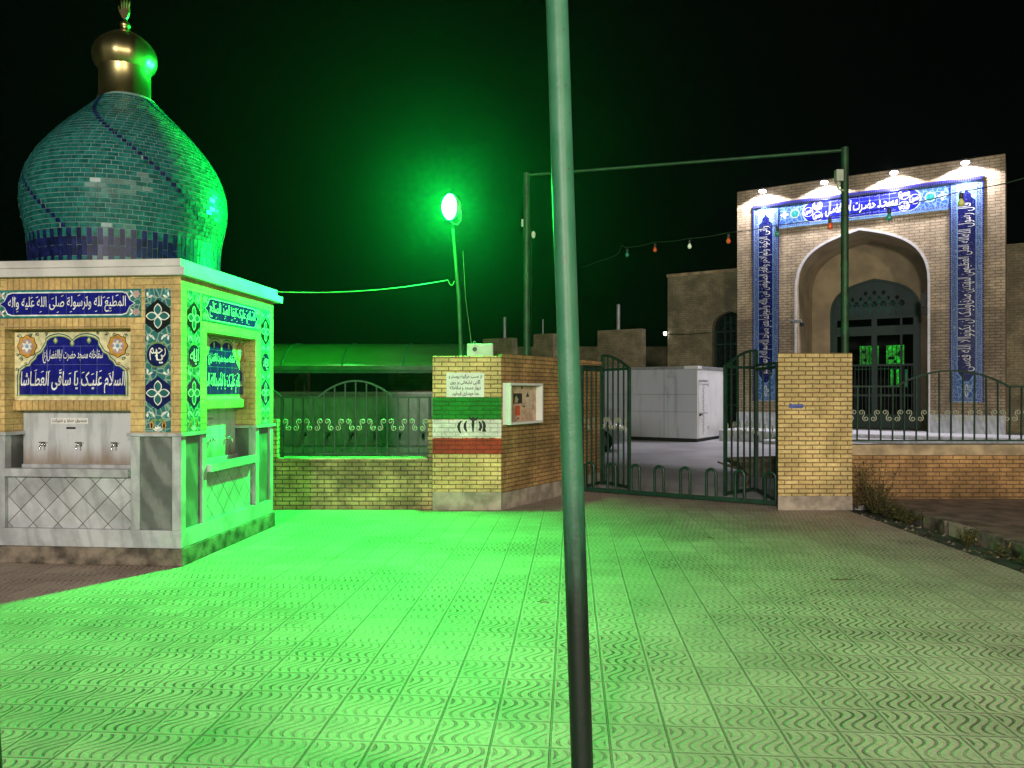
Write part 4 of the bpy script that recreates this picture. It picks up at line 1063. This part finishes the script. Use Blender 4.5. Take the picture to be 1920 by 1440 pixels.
# hall behind the door, and the green lit shrine screen in it
b = MB()
b.box(2.0, 6.6, 9.9, 10.0, ZB, 6, 'ink'); b.box(1.9, 2.0, 3.0, 10, ZB, 6, 'ink'); b.box(6.6, 6.7, 3.0, 10, ZB, 6, 'ink'); b.box(1.9, 6.7, 3.0, 10, 6, 6.1, 'ink'); b.box(1.9, 6.7, 3.0, 10, ZB - .06, ZB - .004, 'ink')
b.build('dark_hall', port)
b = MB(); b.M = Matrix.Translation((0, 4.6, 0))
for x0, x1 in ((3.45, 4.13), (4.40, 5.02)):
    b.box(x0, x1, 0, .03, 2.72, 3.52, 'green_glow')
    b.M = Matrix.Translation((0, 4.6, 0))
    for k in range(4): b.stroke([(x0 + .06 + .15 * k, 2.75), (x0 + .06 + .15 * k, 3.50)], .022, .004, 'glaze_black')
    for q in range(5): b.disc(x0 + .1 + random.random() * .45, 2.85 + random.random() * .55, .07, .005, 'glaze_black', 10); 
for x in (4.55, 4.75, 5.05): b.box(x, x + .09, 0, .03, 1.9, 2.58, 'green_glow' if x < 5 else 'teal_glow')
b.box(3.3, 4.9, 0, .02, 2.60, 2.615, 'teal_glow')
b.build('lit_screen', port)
# fittings on the portal
b = MB(); b.M = Matrix.Translation((0, 0, 0)); b.box(6.02, 6.20, -.0, .22, 4.52, 4.98, 'black'); b.box(6.08, 6.225, .08, .14, 4.70, 4.76, 'black'); b.box(6.10, 6.2, -.0, .2, 4.27, 4.52, 'black')
sp = b.build('loudspeaker', None, .01); sp.location = fac(0, .25); sp.rotation_euler = (0, 0, FA); tag(sp, 'black loudspeaker fixed inside the right side of the portal arch', 'loudspeaker')
b = MB(); b.box(2.03, 2.32, -.16, -.04, 4.16, 4.26, 'grey_metal'); b.box(2.24, 2.36, -.06, .10, 4.04, 4.16, 'black'); b.bar((1.86, -.02, 4.28), (2.06, -.1, 4.22), .03, .03, 'grey_metal')
sl = b.build('wall_fitting', None, .006); sl.location = fac(0, -.03); sl.rotation_euler = (0, 0, FA); tag(sl, 'small unlit floodlight bracket at the left edge of the portal arch', 'light fitting')
LAB = ('leftmost of the four white floodlights along the top of the portal', 'white portal floodlight just left of the tall green gantry post', 'white portal floodlight just right of the tall green gantry post', 'rightmost of the four white floodlights along the top of the portal')
for u, lab in zip((1.0, 3.1, 5.27, 7.30), LAB):
    f = empty('wall_floodlight', fac(u, 0, 8.93), FA); tag(f, lab, 'floodlight', 'floodlights along the top of the portal')
    b = MB(); b.bar((0, .0, .06), (0, -.23, .10), .04, .04, 'grey_metal'); b.build('bracket', f)
    b = MB(); b.M = Matrix.Translation((0, -.27, .03)) @ Matrix.Rotation(R(-12), 4, 'X'); b.lathe([(.05, .10), (.10, .07), (.13, .0), (.12, -.01)], 'grey_metal', 16); b.build('housing', f)
    b = MB(); b.M = Matrix.Translation((0, -.27, .03)) @ Matrix.Rotation(R(-12), 4, 'X'); b.lathe([(.118, -.012), (.10, -.045), (.05, -.065), (.004, -.07)], 'white_lens', 16); b.build('lens', f)
    sl = bpy.data.lights.new('flood', 'SPOT'); sl.energy = FLOOD_W; sl.color = (.95, .90, 1.0); sl.spot_size = R(144); sl.spot_blend = .10; sl.shadow_soft_size = .07
    so = bpy.data.objects.new('floodlight_beam', sl); COL.objects.link(so); so.parent = f; so.location = (0, -.28, -.06); so.rotation_euler = (R(FLOOD_TILT), 0, 0)

# wings of the mosque either side of the portal
wg = MB(); wn = arch(-1.47, -.10, 4.15, 4.88, 8)
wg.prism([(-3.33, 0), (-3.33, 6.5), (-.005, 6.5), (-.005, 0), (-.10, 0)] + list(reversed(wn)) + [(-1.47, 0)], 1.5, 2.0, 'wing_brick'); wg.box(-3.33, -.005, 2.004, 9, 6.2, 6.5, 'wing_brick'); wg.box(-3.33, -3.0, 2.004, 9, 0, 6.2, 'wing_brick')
wg = wg.build('mosque_wing'); wg.location = F0; wg.rotation_euler = (0, 0, FA); tag(wg, 'plain dim brick side wing with an arched dark window left of the portal', 'building wing')
b = MB(); b.prism([(-1.47, 0)] + wn + [(-.10, 0)], 1.80, 1.84, 'glaze_black'); win = b.build('window', wg)
b = MB()
for x in (-1.40, -1.02, -.79, -.55, -.17): b.box(x - .025, x + .025, 1.72, 1.78, 0, 4.2 if abs(x + .79) > .5 else 4.7, 'dark_green_paint')
for z in (1.2, 2.4, 3.6, 4.1): b.box(-1.45, -.12, 1.71, 1.785, z - .025, z + .025, 'dark_green_paint')
b.tube([(x, 1.75, z) for x, z in arch(-1.1, -.48, 4.1, 4.5, 6)], .02, 'dark_green_paint', 6); b.build('frame', win)
b = MB(); b.box(-3.36, 0, 1.46, 1.5, 6.42, 6.53, 'cap_stone'); b.build('coping', wg)
b = MB(); b.tube([(-3.33, 1.47, 4.08), (-2.4, 1.47, 4.03), (-1.5, 1.47, 4.06)], .016, 'black', 5); b.build('wall_cable', wg)
b = MB(); b.lathe([(.03, -.09), (.06, -.06), (.065, 0), (.05, .05)], 'small_lens', 12, (-3.42, 1.44, 4.12)); b.bar((-3.33, 1.5, 4.18), (-3.42, 1.44, 4.18), .02, .02, 'grey_metal'); bl = b.build('wall_lamp', None); bl.location = F0; bl.rotation_euler = (0, 0, FA); tag(bl, 'tiny lit white lamp at the left corner of the dim side wing', 'lamp')
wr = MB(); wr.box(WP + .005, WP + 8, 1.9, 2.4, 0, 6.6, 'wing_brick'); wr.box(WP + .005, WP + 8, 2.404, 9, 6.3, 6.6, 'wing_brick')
wr = wr.build('mosque_wing'); wr.location = F0; wr.rotation_euler = (0, 0, FA); tag(wr, 'dark brick side wing at the right edge beyond the portal', 'building wing')
b = MB(); b.prism([(9.6, .4)] + arch(9.6, 11.2, 3.6, 4.3, 8) + [(11.2, .4)], 1.86, 1.9, 'glaze_black'); b.build('window', wr)
# platform and steps
pf = MB(); pf.box(-.05, WP + 9, -1.9, 1.9, 0, .36, 'grey_marble'); pf.box(-.07, WP + 9, -1.93, 1.9, .362, ZB, 'white_stone')
pf = pf.build('stone_platform'); pf.location = F0; pf.rotation_euler = (0, 0, FA); tag(pf, 'grey marble platform with pale edging under the portal', 'platform')
for k, (e0, z) in enumerate(((.35, .26), (.75, .13))):
    b = MB(); b.box(2.0 - k * .35, 6.9 + k * .35, -1.93 - e0, -1.93 + .02, 0, z - .03, 'grey_marble'); b.box(2.0 - k * .35, 6.9 + k * .35, -1.95 - e0, -1.93 + .02, z - .028, z, 'white_stone'); b.build('step', pf)

# ================================================================== PORTABLE CABIN, CAR
cb = MB(); cb.box(-6.2, 0, 0, 2.75, .12, 2.50, 'cabin_panel'); cb = cb.build('portable_cabin', None, .01); cb.location = (6.30, 26.2, 0); cb.rotation_euler = (0, 0, FA)
tag(cb, 'grey stained portable cabin with a white ornamented door standing in the courtyard', 'cabin')
b = MB(); b.box(-6.25, .05, -.05, 2.80, 2.50, 2.60, 'grey_metal'); b.box(-.45, .055, -.055, .3, 2.50, 2.605, 'white_paint'); b.build('roof_trim', cb, .008)
b = MB(); b.box(-6.1, -.05, .08, 2.7, 0, .12, 'black'); b.build('skid_base', cb)
b = MB()
for z in (1.02, 1.62): b.box(-6.2, 0, -.006, 0, z, z + .018, 'grey_metal')
for x in (-1.2, -2.45, -3.7, -4.9): b.box(x, x + .02, -.006, 0, .12, 2.5, 'grey_metal')
b.build('panel_seam', cb)
b = MB(); b.box(.002, .012, .0, 2.75, .12, 2.5, 'white_paint'); side = b.build('white_side', cb)
b = MB(); b.M = Matrix.Translation((.012, 0, 0)) @ Matrix.Rotation(R(90), 4, 'Z')
b.box(.08, .95, -.03, 0, .14, 2.08, 'white_paint'); door2 = b.build('door', cb)
b = MB(); b.M = Matrix.Translation((.042, 0, 0)) @ Matrix.Rotation(R(90), 4, 'Z')
for p in ((.06, .97, 2.08, 2.12), (.09, .94, 1.98, 1.995), (.09, .94, .98, 1.0)): b.box(p[0], p[1], -.012, 0, p[2], p[3], 'grey_metal')
for k in range(16):
    z = .30 + k * .105; s = 1 if k % 2 else -1
    b.stroke([(.50, z - .05), (.50 + s * .07, z - .01), (.50 + s * .045, z + .05), (.50 - s * .02, z + .06), (.50 - s * .05, z + .02)], [.03, .03, .024, .02, .01], .004, 'rust_metal')
b.build('scroll_ornament', door2)
b = MB(); b.M = Matrix.Translation((.042, 0, 0)) @ Matrix.Rotation(R(90), 4, 'Z'); b.box(.10, .16, -.06, 0, .90, .97, 'black'); b.box(.10, .26, -.08, -.06, .93, .955, 'black'); b.build('handle', door2)
for z in (.4, 1.9):
    b = MB(); b.M = Matrix.Translation((.042, 0, 0)) @ Matrix.Rotation(R(90), 4, 'Z'); b.box(.95, .985, -.02, 0, z, z + .12, 'grey_metal'); b.build('hinge', door2)

car = empty('parked_car', (1.35, 22.9, 0), R(-4)); tag(car, 'white saloon car nosing out from behind the slanting wall in the courtyard', 'car')
def loft(sts, mat, b, smooth=True):
    vs = []; n = len(sts[0][1])
    for x, ring in sts: vs += [(x, y, z) for y, z in ring]
    L = len(sts)
    b.raw(vs, [(i * n + k, i * n + (k + 1) % n, (i + 1) * n + (k + 1) % n, (i + 1) * n + k) for i in range(L - 1) for k in range(n)], mat, smooth)
    b.raw(vs, [tuple(range(n - 1, -1, -1)), tuple(range((L - 1) * n, L * n))], mat, smooth)
def ring(w, z0, z1, c=.08): return [(-w + c, z0), (w - c, z0), (w, z0 + c), (w, z1 - c * 1.5), (w - c * 1.6, z1), (-w + c * 1.6, z1), (-w, z1 - c * 1.5), (-w, z0 + c)]
b = MB(); loft([(-2.05, ring(.62, .42, .78)), (-1.95, ring(.74, .28, .88)), (-1.3, ring(.81, .22, .93)), (0, ring(.82, .20, .93)), (.9, ring(.81, .20, .92)), (1.5, ring(.79, .22, .86)), (1.9, ring(.72, .24, .76)), (2.03, ring(.60, .32, .66))], 'car_white', b); b.build('body', car)
b = MB(); loft([(-1.55, ring(.68, .90, .96, .02)), (-1.0, ring(.66, .90, 1.38)), (-.2, ring(.65, .90, 1.43)), (.35, ring(.64, .90, 1.38)), (1.05, ring(.66, .90, .96, .02))], 'car_glass', b); cab = b.build('cabin', car)
b = MB(); loft([(-.95, ring(.60, 1.37, 1.42, .02)), (-.2, ring(.60, 1.40, 1.455, .02)), (.30, ring(.59, 1.37, 1.42, .02))], 'car_white', b)
for sy in (-1, 1):
    for a, c in (((1.05, .93), (.32, 1.40)), ((-.25, .93), (-.22, 1.43)), ((-1.5, .94), (-.98, 1.38))): b.bar((a[0], sy * .665, a[1]), (c[0], sy * .63, c[1]), .07, .05, 'car_white')
b.build('roof', cab)
for x in (-1.25, 1.28):
    for sy in (-1, 1):
        b = MB(); b.lathe([(.18, -.09), (.29, -.10), (.31, -.07), (.31, .07), (.29, .10), (.18, .09)], 'black_rubber', 24, (x, sy * .74, .31), axis='y'); w_ = b.build('wheel', car)
        b = MB(); b.lathe([(.03, sy * .115), (.18, sy * .10), (.19, 0)], 'grey_metal', 18, (x, sy * .74, .31), axis='y'); b.build('rim', w_)
for sy in (-1, 1):
    b = MB(); b.M = Matrix.Translation((1.93, sy * .52, .63)) @ Matrix.Rotation(R(sy * 22), 4, 'Z'); b.lathe([(.03, .06), (.09, .03), (.10, -.02)], 'lamp_glass', 16, axis='x'); b.build('headlight', car)
b = MB(); b.box(1.97, 2.06, -.35, .35, .34, .40, 'black'); b.box(1.98, 2.055, -.26, .26, .50, .57, 'black'); b.build('bumper_grille', car)

# ================================================================== ABLUTION BLOCK, CANOPY, BACK WALLS
ab = MB(); ab.box(-8.6, -1.72, 17.0, 17.25, 0, 1.66, 'tap_wall'); ab = ab.build('ablution_wall'); tag(ab, 'long pale washing wall with taps seen through the left railing', 'wall')
b = MB(); b.box(-8.65, -1.70, 16.94, 17.3, 1.66, 1.735, 'tap_wall'); b.build('coping', ab, .006)
b = MB()
for k in range(9): b.box(-8.5 + k * .8, -8.486 + k * .8, 16.994, 17.0, .56, 1.6, 'dirty_cement')
b.build('panel_joint', ab)
b = MB(); b.box(-8.6, -1.72, 16.35, 16.999, 0, .56, 'tap_wall'); b.build('washing_bench', ab, .01)
for k in range(8):
    x = -5.6 + k * .52
    b = MB(); b.M = Matrix.Translation((x, 17.0, .78)); b.lathe([(.03, 0), (.03, -.02), (.018, -.03), (.018, -.12)], 'black', 8, axis='y'); b.tube([(0, -.11, 0), (0, -.17, -.01), (0, -.18, -.09)], .02, 'black', 6); b.bar((-.06, -.1, .05), (.06, -.1, .05), .03, .02, 'black'); b.build('tap', ab)
cn = empty('canopy', (-4.7, 16.0, 0)); tag(cn, 'long curved translucent canopy glowing green behind the left wall', 'canopy')
CX0, CX1 = -4.6, 4.05
prof = [(0, 2.26), (.10, 2.36), (.28, 2.50), (.52, 2.63), (.82, 2.73), (1.2, 2.79), (1.6, 2.80), (2.0, 2.78)]
b = MB()
vs = [(x, y, z) for x in (CX0, CX1) for y, z in prof]; n = len(prof)
b.raw(vs, [(k, k + 1, n + k + 1, n + k) for k in range(n - 1)], 'polycarbonate', True); sh = b.build('sheet', cn); s_ = sh.modifiers.new('t', 'SOLIDIFY'); s_.thickness = .01
b = MB(); b.box(CX0, CX1, -.05, .0, 2.19, 2.27, 'gantry_green'); b.box(CX0, CX1, -.035, .03, 2.12, 2.185, 'dark_green_paint'); b.build('gutter', cn)
for k in range(7):
    x = -.10 + (k - 3) * 1.27
    if CX0 < x < CX1:
        b = MB(); b.tube([(x, y - .01, z + .012) for y, z in prof], .022, 'post_green', 6); b.build('rib', cn)
for x in (-3.5, -.05, 3.6):
    b = MB(); b.tube([(x, 1.6, 0), (x, 1.6, 2.8)], .04, 'dark_green_paint', 8); b.build('post', cn)
b = MB(); b.box(-3.05, -.9, 19.0, 19.25, 0, 2.25, 'old_brick'); bw = b.build('back_wall'); tag(bw, 'rough pinkish brick wall just under the right part of the canopy', 'wall')
b = MB(); b.prism([(-5.34, 0), (-5.34, 1.98), (-5.20, 2.18), (-5.08, 2.24), (-5.02, 2.24), (-5.02, 0)], 18.9, 19.15, 'warm_brick'); bw = b.build('brick_post'); tag(bw, 'short reddish brick post in the dark under the left end of the canopy', 'post')
b = MB(); b.tube([(-5.95, 18.6, 0), (-5.95, 18.6, 2.6)], .06, 'rust_metal', 8); bw = b.build('rusty_post'); tag(bw, 'thin rusty post under the canopy close to the kiosk', 'post')
# brick vent shafts beyond the wall
for pxl, pxr, y0, Yd, th, lab, pip in ((1120, 1203, 616, 31.0, .42, 'brick vent shaft with one thick pipe, nearest the portable cabin', (1155, 570, .08)), (1000, 1037, 625, 32.0, .42, 'brick vent shaft half hidden by the foreground pole', (1013, 598, .03)), (905, 960, 633, 32.5, .42, 'brick vent shaft right behind the electrical box', (941, 594, .07))):
    C_ = px(pxr, y0, Yd); t = (C_.x - (pxl - 960) / FPX * Yd) / (abs(U.x) - (pxl - 960) / FPX * U.y * -1) if False else 0
    kx = (pxl - 960) / FPX; t = (C_.x - kx * C_.y) / (U.x - kx * U.y)
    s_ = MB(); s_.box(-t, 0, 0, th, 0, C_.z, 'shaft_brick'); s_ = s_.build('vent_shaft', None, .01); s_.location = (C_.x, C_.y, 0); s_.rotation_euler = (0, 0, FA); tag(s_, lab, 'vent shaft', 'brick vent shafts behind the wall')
    kx = (pip[0] - 960) / FPX; t2 = (C_.x - kx * C_.y) / (U.x - kx * U.y); zt = HCAM + (HOR - pip[1]) / FPX * (C_.y - U.y * t2)
    b = MB(); b.tube([(-t2, th / 2, C_.z), (-t2, th / 2, zt)], pip[2], 'grey_metal', 10); b.build('vent_pipe', s_)
b = MB(); b.box(-6, 30, 46, 46.4, 0, 4.4, 'wing_brick'); bw = b.build('far_wall'); tag(bw, 'distant dark brick wall at the back of the courtyard', 'wall')

# ================================================================== STRING OF COLOURED BULBS
BP = [((1176, 466), 11.0, 'bulb_green'), ((1228, 456), 10.4, 'bulb_red'), ((1293, 449), 9.8, 'bulb_white'), ((1366, 438), 9.1, 'bulb_red'), ((1457, 424), 8.4, 'bulb_green'), ((1556, 408), 7.7, 'bulb_red'), ((1667, 390), 7.1, 'bulb_green'), ((1802, 361), 6.5, 'bulb_yellow')]
pts = [px(1092, 500, 12.0), px(1120, 490, 11.7), px(1158, 477, 11.3), px(1166, 459, 11.1)] + [px(x, y - 2, Y) for (x, y), Y, m in BP] + [px(1935, 330, 5.9), px(2300, 235, 4.8)]
cable('festoon_cable', 'thin black cable carrying coloured bulbs across the front of the portal', pts, .0045, 'cable', .012, 6)
BLAB = ('dark green bulb at the far left end of the string', 'first red bulb from the left, hanging against the night sky', 'white bulb on the string against the night sky', 'red bulb just left of the portal corner', 'dark green bulb in front of the left inscription column', 'red bulb just left of the tall green gantry post', 'dark green bulb in front of the blue name band', 'yellow bulb in front of the right inscription column')
for ((x, y), Y, m), lab in zip(BP, BLAB):
    p = px(x, y, Y); e_ = empty('festoon_bulb', p); e_.scale = (.86, .86, .86); tag(e_, lab, 'light bulb', 'coloured bulbs on the string')
    b = MB(); b.lathe([(.012, 0), (.020, -.006), (.021, -.055), (.016, -.062)], 'black', 10); b.build('socket', e_)
    b = MB(); b.lathe([(.012, -.056), (.014, -.066), (.022, -.080), (.029, -.095), (.0305, -.108), (.026, -.124), (.015, -.136), (.002, -.140)], m, 16); b.build('glass', e_)

# ================================================================== FOREGROUND POLES
def dz(x, y, Y): return px(x, y, Y)
Yp = 3.30
pa, pb = dz(1044, 0, Yp), dz(1094, 1505, Yp); dd = (pa - pb).normalized()
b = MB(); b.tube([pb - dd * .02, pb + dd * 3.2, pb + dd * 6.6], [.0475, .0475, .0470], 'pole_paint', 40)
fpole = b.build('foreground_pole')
pt = pb + dd * 6.6
b = MB(); b.tube([pt - dd * .05, pt + Vector((.15, -.05, .35)), pt + Vector((.75, -.25, .62)), pt + Vector((1.5, -.5, .70))], [.045, .04, .035, .03], 'grey_metal', 12); arm = b.build('unseen_lamp_arm', fpole)  # unseen arm, bent right to throw more light on the right-hand paving
b = MB(); b.box(pt.x + 1.4, pt.x + 2.0, pt.y - .68, pt.y - .40, pt.z + .64, pt.z + .76, 'grey_metal'); b.build('lantern', fpole, .03)  # unseen lantern at the end of the unseen arm
pl = bpy.data.lights.new('pole_light', 'SPOT'); pl.energy = POLE_W; pl.color = (1, .90, .76); pl.shadow_soft_size = .18; pl.spot_size = R(158); pl.spot_blend = .5
po = bpy.data.objects.new('pole_light', pl); COL.objects.link(po); po.parent = fpole; po.location = (pt.x + 1.72, pt.y - .54, pt.z + .58)
tag(fpole, 'green painted steel lamp pole standing close in front of the camera', 'lamp pole')
b = MB(); b.lathe([(.052, 1.18), (.054, 1.185), (.054, 1.20), (.052, 1.205)], 'post_green', 32, (pb.x - .02, pb.y, 0)); 
Yq = 2.6
b = MB(); q0, q1 = dz(-34, 1180, Yq), dz(-6, 1640, Yq)
b.tube([q1, q0], .035, 'black', 16); b.lathe([(.036, 0), (.03, .02), (.01, .03)], 'black', 16, (q0.x, q0.y, q0.z - .005))
fb = b.build('short_post'); tag(fb, 'black leaning post cut off at the lower left corner', 'post')

# ================================================================== WEEDS
def weed(name, label, loc, h, n, spread, dry=.3, leaf=.035, low=0.55, group=None):
    f = empty(name, loc); tag(f, label, 'plant', group)
    st = MB(); lf_ = MB()
    for k in range(n):
        a = random.uniform(0, 6.28); L = h * (random.uniform(.35, .6) if random.random() < low else random.uniform(.7, 1.0)); s = spread * random.uniform(.2, 1)
        P = [Vector((.15 * s * math.cos(a), .15 * s * math.sin(a), 0))]; cur = P[0].copy()
        dx, dy = math.cos(a) * s / L, math.sin(a) * s / L
        for q in range(6):
            cur = cur + Vector((dx * L / 6 + random.uniform(-.012, .012), dy * L / 6 + random.uniform(-.012, .012), L / 6)); P.append(cur.copy())
        st.tube(P, [.005, .0045, .004, .0035, .003, .0025, .0015], 'stem', 5)
        for q in range(1, 7):
            for _ in range(4 if q < 6 else 5):
                c = P[q].lerp(P[q - 1], random.random()); az = random.uniform(0, 6.28); el = random.uniform(-.3, 1.0); l = leaf * random.uniform(.6, 1.4)
                d = Vector((math.cos(az) * math.cos(el), math.sin(az) * math.cos(el), math.sin(el))); r = d.cross(Vector((0, 0, 1))).normalized() * l * .22; up_ = d.cross(r).normalized() * l * .08
                lf_.raw([c, c + d * l * .5 + r + up_, c + d * l, c + d * l * .5 - r + up_], [(0, 1, 2), (0, 2, 3)], 'leaf_dry' if random.random() < dry else 'leaf')
    st.build('stem', f); lf_.build('leaves', f)
weed('weed_bush', 'tall straggly weed growing at the foot of the plain pillar', (5.30, 11.2, -.02), .78, 46, .34, .35, .05)
weed('weed_clump', 'low dark weed clump beside the tall straggly weed in the gutter', (5.42, 10.55, -.06), .22, 34, .22, .3, .04, group=None)
weed('weed_clump', 'small yellowish weed growing in the middle of the gutter', (5.36, 9.05, -.08), .24, 14, .14, .55, .045)
weed('weed_clump', 'weed tuft in the gutter at the right edge of the picture', (5.36, 7.85, -.08), .26, 22, .16, .2, .045)
weed('weed_sprig', 'dry sprig leaning against the pillar end beside the tall weed', (5.12, 11.42, 0), .62, 5, .10, .6, .045, 0)

lt = MB()
for k in range(420):
    x = random.uniform(4.9, 5.5); y = random.uniform(4, 11.6); s = random.uniform(.008, .03); a = random.uniform(0, 6.28)
    if random.random() < .55:
        c, q = math.cos(a) * s, math.sin(a) * s
        lt.raw([(x - c, y - q, -.07), (x - q * .4, y + c * .4, -.055), (x + c, y + q, -.066), (x + q * .4, y - c * .4, -.06)], [(0, 1, 2, 3)], random.choice(['leaf_dry', 'leaf', 'rust_metal']))
    else:
        lt.raw([(x - s, y, -.075), (x, y - s * .8, -.075), (x + s, y, -.075), (x, y + s * .9, -.075), (x + s * .2, y, -.075 + s)], [(0, 1, 4), (1, 2, 4), (2, 3, 4), (3, 0, 4)], random.choice(['dirty_cement', 'dust_soil']))
lt = lt.build('leaf_litter'); lt['kind'] = 'stuff'
for k, (y, h, n, sp, dr) in enumerate(((10.95, .30, 22, .2, .4), (8.45, .12, 10, .12, .5), (6.9, .2, 16, .15, .3))):
    weed('weed_clump', ('weed clump tight against the kerb between the tall weed and the low dark clump', 'smallest weed sprout in the gutter, near the pale kerb stones', 'weed clump low in the gutter just past the frame edge')[k], (5.38, y, -.07), h, n, sp, dr, .04)
# ================================================================== LITTER ON THE PAVING
def gp(x, y):
    d_ = FPX * HCAM / (y - HOR); return Vector(((x - 960) / FPX * d_, d_, .004))
for x, y, nm, lab, a in ((1020, 1128, 'dry_leaf', 'dry dark leaf lying on the green lit paving left of the foreground pole', .5), (1330, 1010, 'dry_leaf', 'tiny dry leaf on the dim paving in front of the hooped barrier', 2.2)):
    p = gp(x, y); b = MB(); c, s = math.cos(a), math.sin(a)
    pts = [(-.045, 0, .002), (-.02, .018, .010), (.02, .016, .014), (.05, 0, .004), (.02, -.016, .016), (-.02, -.018, .008)]
    b.raw([(X * c - Y * s, X * s + Y * c, Z) for X, Y, Z in pts], [(0, 1, 2, 4, 5), (2, 3, 4)], 'leaf_dry'); b.tube([(-.045 * c, -.045 * s, .003), (-.07 * c, -.07 * s, .006)], .002, 'stem', 4)
    o = b.build(nm); o.location = p; s_ = o.modifiers.new('t', 'SOLIDIFY'); s_.thickness = .0015; tag(o, lab, 'leaf')
p = gp(1582, 1089); b = MB(); b.tube([(-.11, .01, .006), (-.04, -.008, .012), (.03, .006, .006), (.10, -.004, .008)], [.004, .004, .003, .002], 'stem', 6); b.tube([(.0, 0, .01), (.05, .03, .012)], .002, 'stem', 5)
o = b.build('twig'); o.location = p; tag(o, 'thin dark twig lying on the paving in front of the plain pillar', 'twig')
# ================================================================== GROUND
def sheet(name, poly, z, m):
    b = MB(); b.raw([(x, y, z) for x, y in poly], [tuple(range(len(poly)))], m); o = b.build(name); o['kind'] = 'structure'; return o
g = sheet('ground', [(-120, -120), (120, -120), (120, 120), (-120, 120)], -.13, 'asphalt')
pv = MB(); pv.slab([(-14, -8), (4.88, -8), (4.92, 11.5), (4.1, 12.4), (1.2, 14.2), (-14, 14.2)], -.12, 0, 'paving_tiles'); pv = pv.build('paving'); pv['kind'] = 'structure'
ct = MB(); ct.slab([(-14, 14.204), (1.2, 14.204), (4.1, 12.404), (4.924, 11.9), (14, 11.9), (60, 11.9), (60, 70), (-40, 70), (-40, 14.204)], -.12, .002, 'court_slabs'); ct = ct.build('courtyard_floor'); ct['kind'] = 'structure'
sheet('gutter_bed', [(4.86, -8), (5.56, -8), (5.56, 11.8), (4.90, 11.8)], -.075, 'gutter_soil')
k_ = MB()
segs = [11.7, 11.0, 10.3, 9.75, 9.25, 8.6, 8.0, 7.35, 6.6, 5.9, 5.2, 4.4, 3.6, 2.8, 2, 1, 0, -2, -8]
for i, (a, c) in enumerate(zip(segs, segs[1:])):
    o0 = random.uniform(-.02, .03); k_.box(5.50 + o0, 5.62, c + .012, a - .008, -.12, .098 + random.uniform(-.012, .008), 'dirty_cement' if i not in (3, 9) else 'cement')
k_ = k_.build('kerb', None, .012); k_['kind'] = 'structure'
sw_ = MB(); sw_.slab([(5.605, -8), (14, -8), (14, 11.8), (5.605, 11.8)], -.12, .095, 'dust_soil'); sw_ = sw_.build('pavement'); sw_['kind'] = 'structure'

# ================================================================== STREET LAMP BEHIND THE CAMERA (lights the fronts)
for x_, y_, lab in ((-5.5, -21, 'street lamp on the road behind the viewer, towards the kiosk side'), (8.5, -21, 'street lamp on the road behind the viewer, towards the gutter side')):
    sl_ = empty('street_lamp', (x_, y_, 0)); tag(sl_, lab, 'street lamp', 'street lamps along the road')
    b = MB(); b.tube([(0, 0, 0), (0, 0, 4), (0, 0, 6.6), (0, .3, 7.05), (0, 1.2, 7.2)], [.10, .08, .06, .05, .05], 'grey_metal', 12); b.build('post', sl_)
    b = MB(); b.box(-.16, .16, 1.1, 1.75, 7.14, 7.26, 'grey_metal'); b.build('lantern', sl_, .03)
    pl = bpy.data.lights.new('street_light', 'SPOT'); pl.energy = STREET_W * (.62 if x_ < 0 else .42); pl.color = (1, .92, .80) if x_ < 0 else (1, .84, .62); pl.shadow_soft_size = 1.2; pl.spot_size = R(150); pl.spot_blend = .4
    po = bpy.data.objects.new('street_light', pl); COL.objects.link(po); po.parent = sl_; po.location = (0, 1.45, 7.06); po.rotation_euler = (R(72), 0, 0)

# ================================================================== THIN VOLUME ADDED FOR THE GLOW ROUND THE LAMP
if GLOW_HAZE:
    b = MB(); b.box(-125, 125, -125, 125, -1.13, 14, 'black'); hz = b.build('glow_haze'); hz['kind'] = 'stuff'; hz.data.materials.clear()
    m = bpy.data.materials.new('glow_volume'); m.use_nodes = True; nt = m.node_tree; nt.nodes.remove(nt.nodes['Principled BSDF'])
    v = nt.nodes.new('ShaderNodeVolumePrincipled'); v.inputs['Color'].default_value = (.9, .9, .9, 1); v.inputs['Density'].default_value = GLOW_HAZE; v.inputs['Anisotropy'].default_value = .88
    nt.links.new(v.outputs[0], nt.nodes['Material Output'].inputs['Volume']); hz.data.materials.append(m)
# ================================================================== NIGHT SKY, CAMERA
w = bpy.data.worlds.new('World'); sc.world = w; w.use_nodes = True
bg = w.node_tree.nodes['Background']; bg.inputs['Color'].default_value = (.55, .62, .7, 1); bg.inputs['Strength'].default_value = .0012
cam = bpy.data.cameras.new('camera'); co = bpy.data.objects.new('camera', cam); COL.objects.link(co)
co.location = (0, 0, HCAM); co.rotation_euler = (R(90), 0, 0); cam.sensor_width = 36; cam.lens = 36 * FPX / 1920; cam.shift_y = (HOR - 720) / 1920; cam.clip_end = 2000; cam.clip_start = .05
sc.camera = co
sc.view_settings.view_transform = 'Standard'; sc.view_settings.look = 'None'; sc.view_settings.exposure = 0; sc.view_settings.gamma = 1
sc.render.engine = 'CYCLES'
sc.cycles.use_denoising = True
sc.cycles.max_bounces = 6; sc.cycles.sample_clamp_indirect = 4
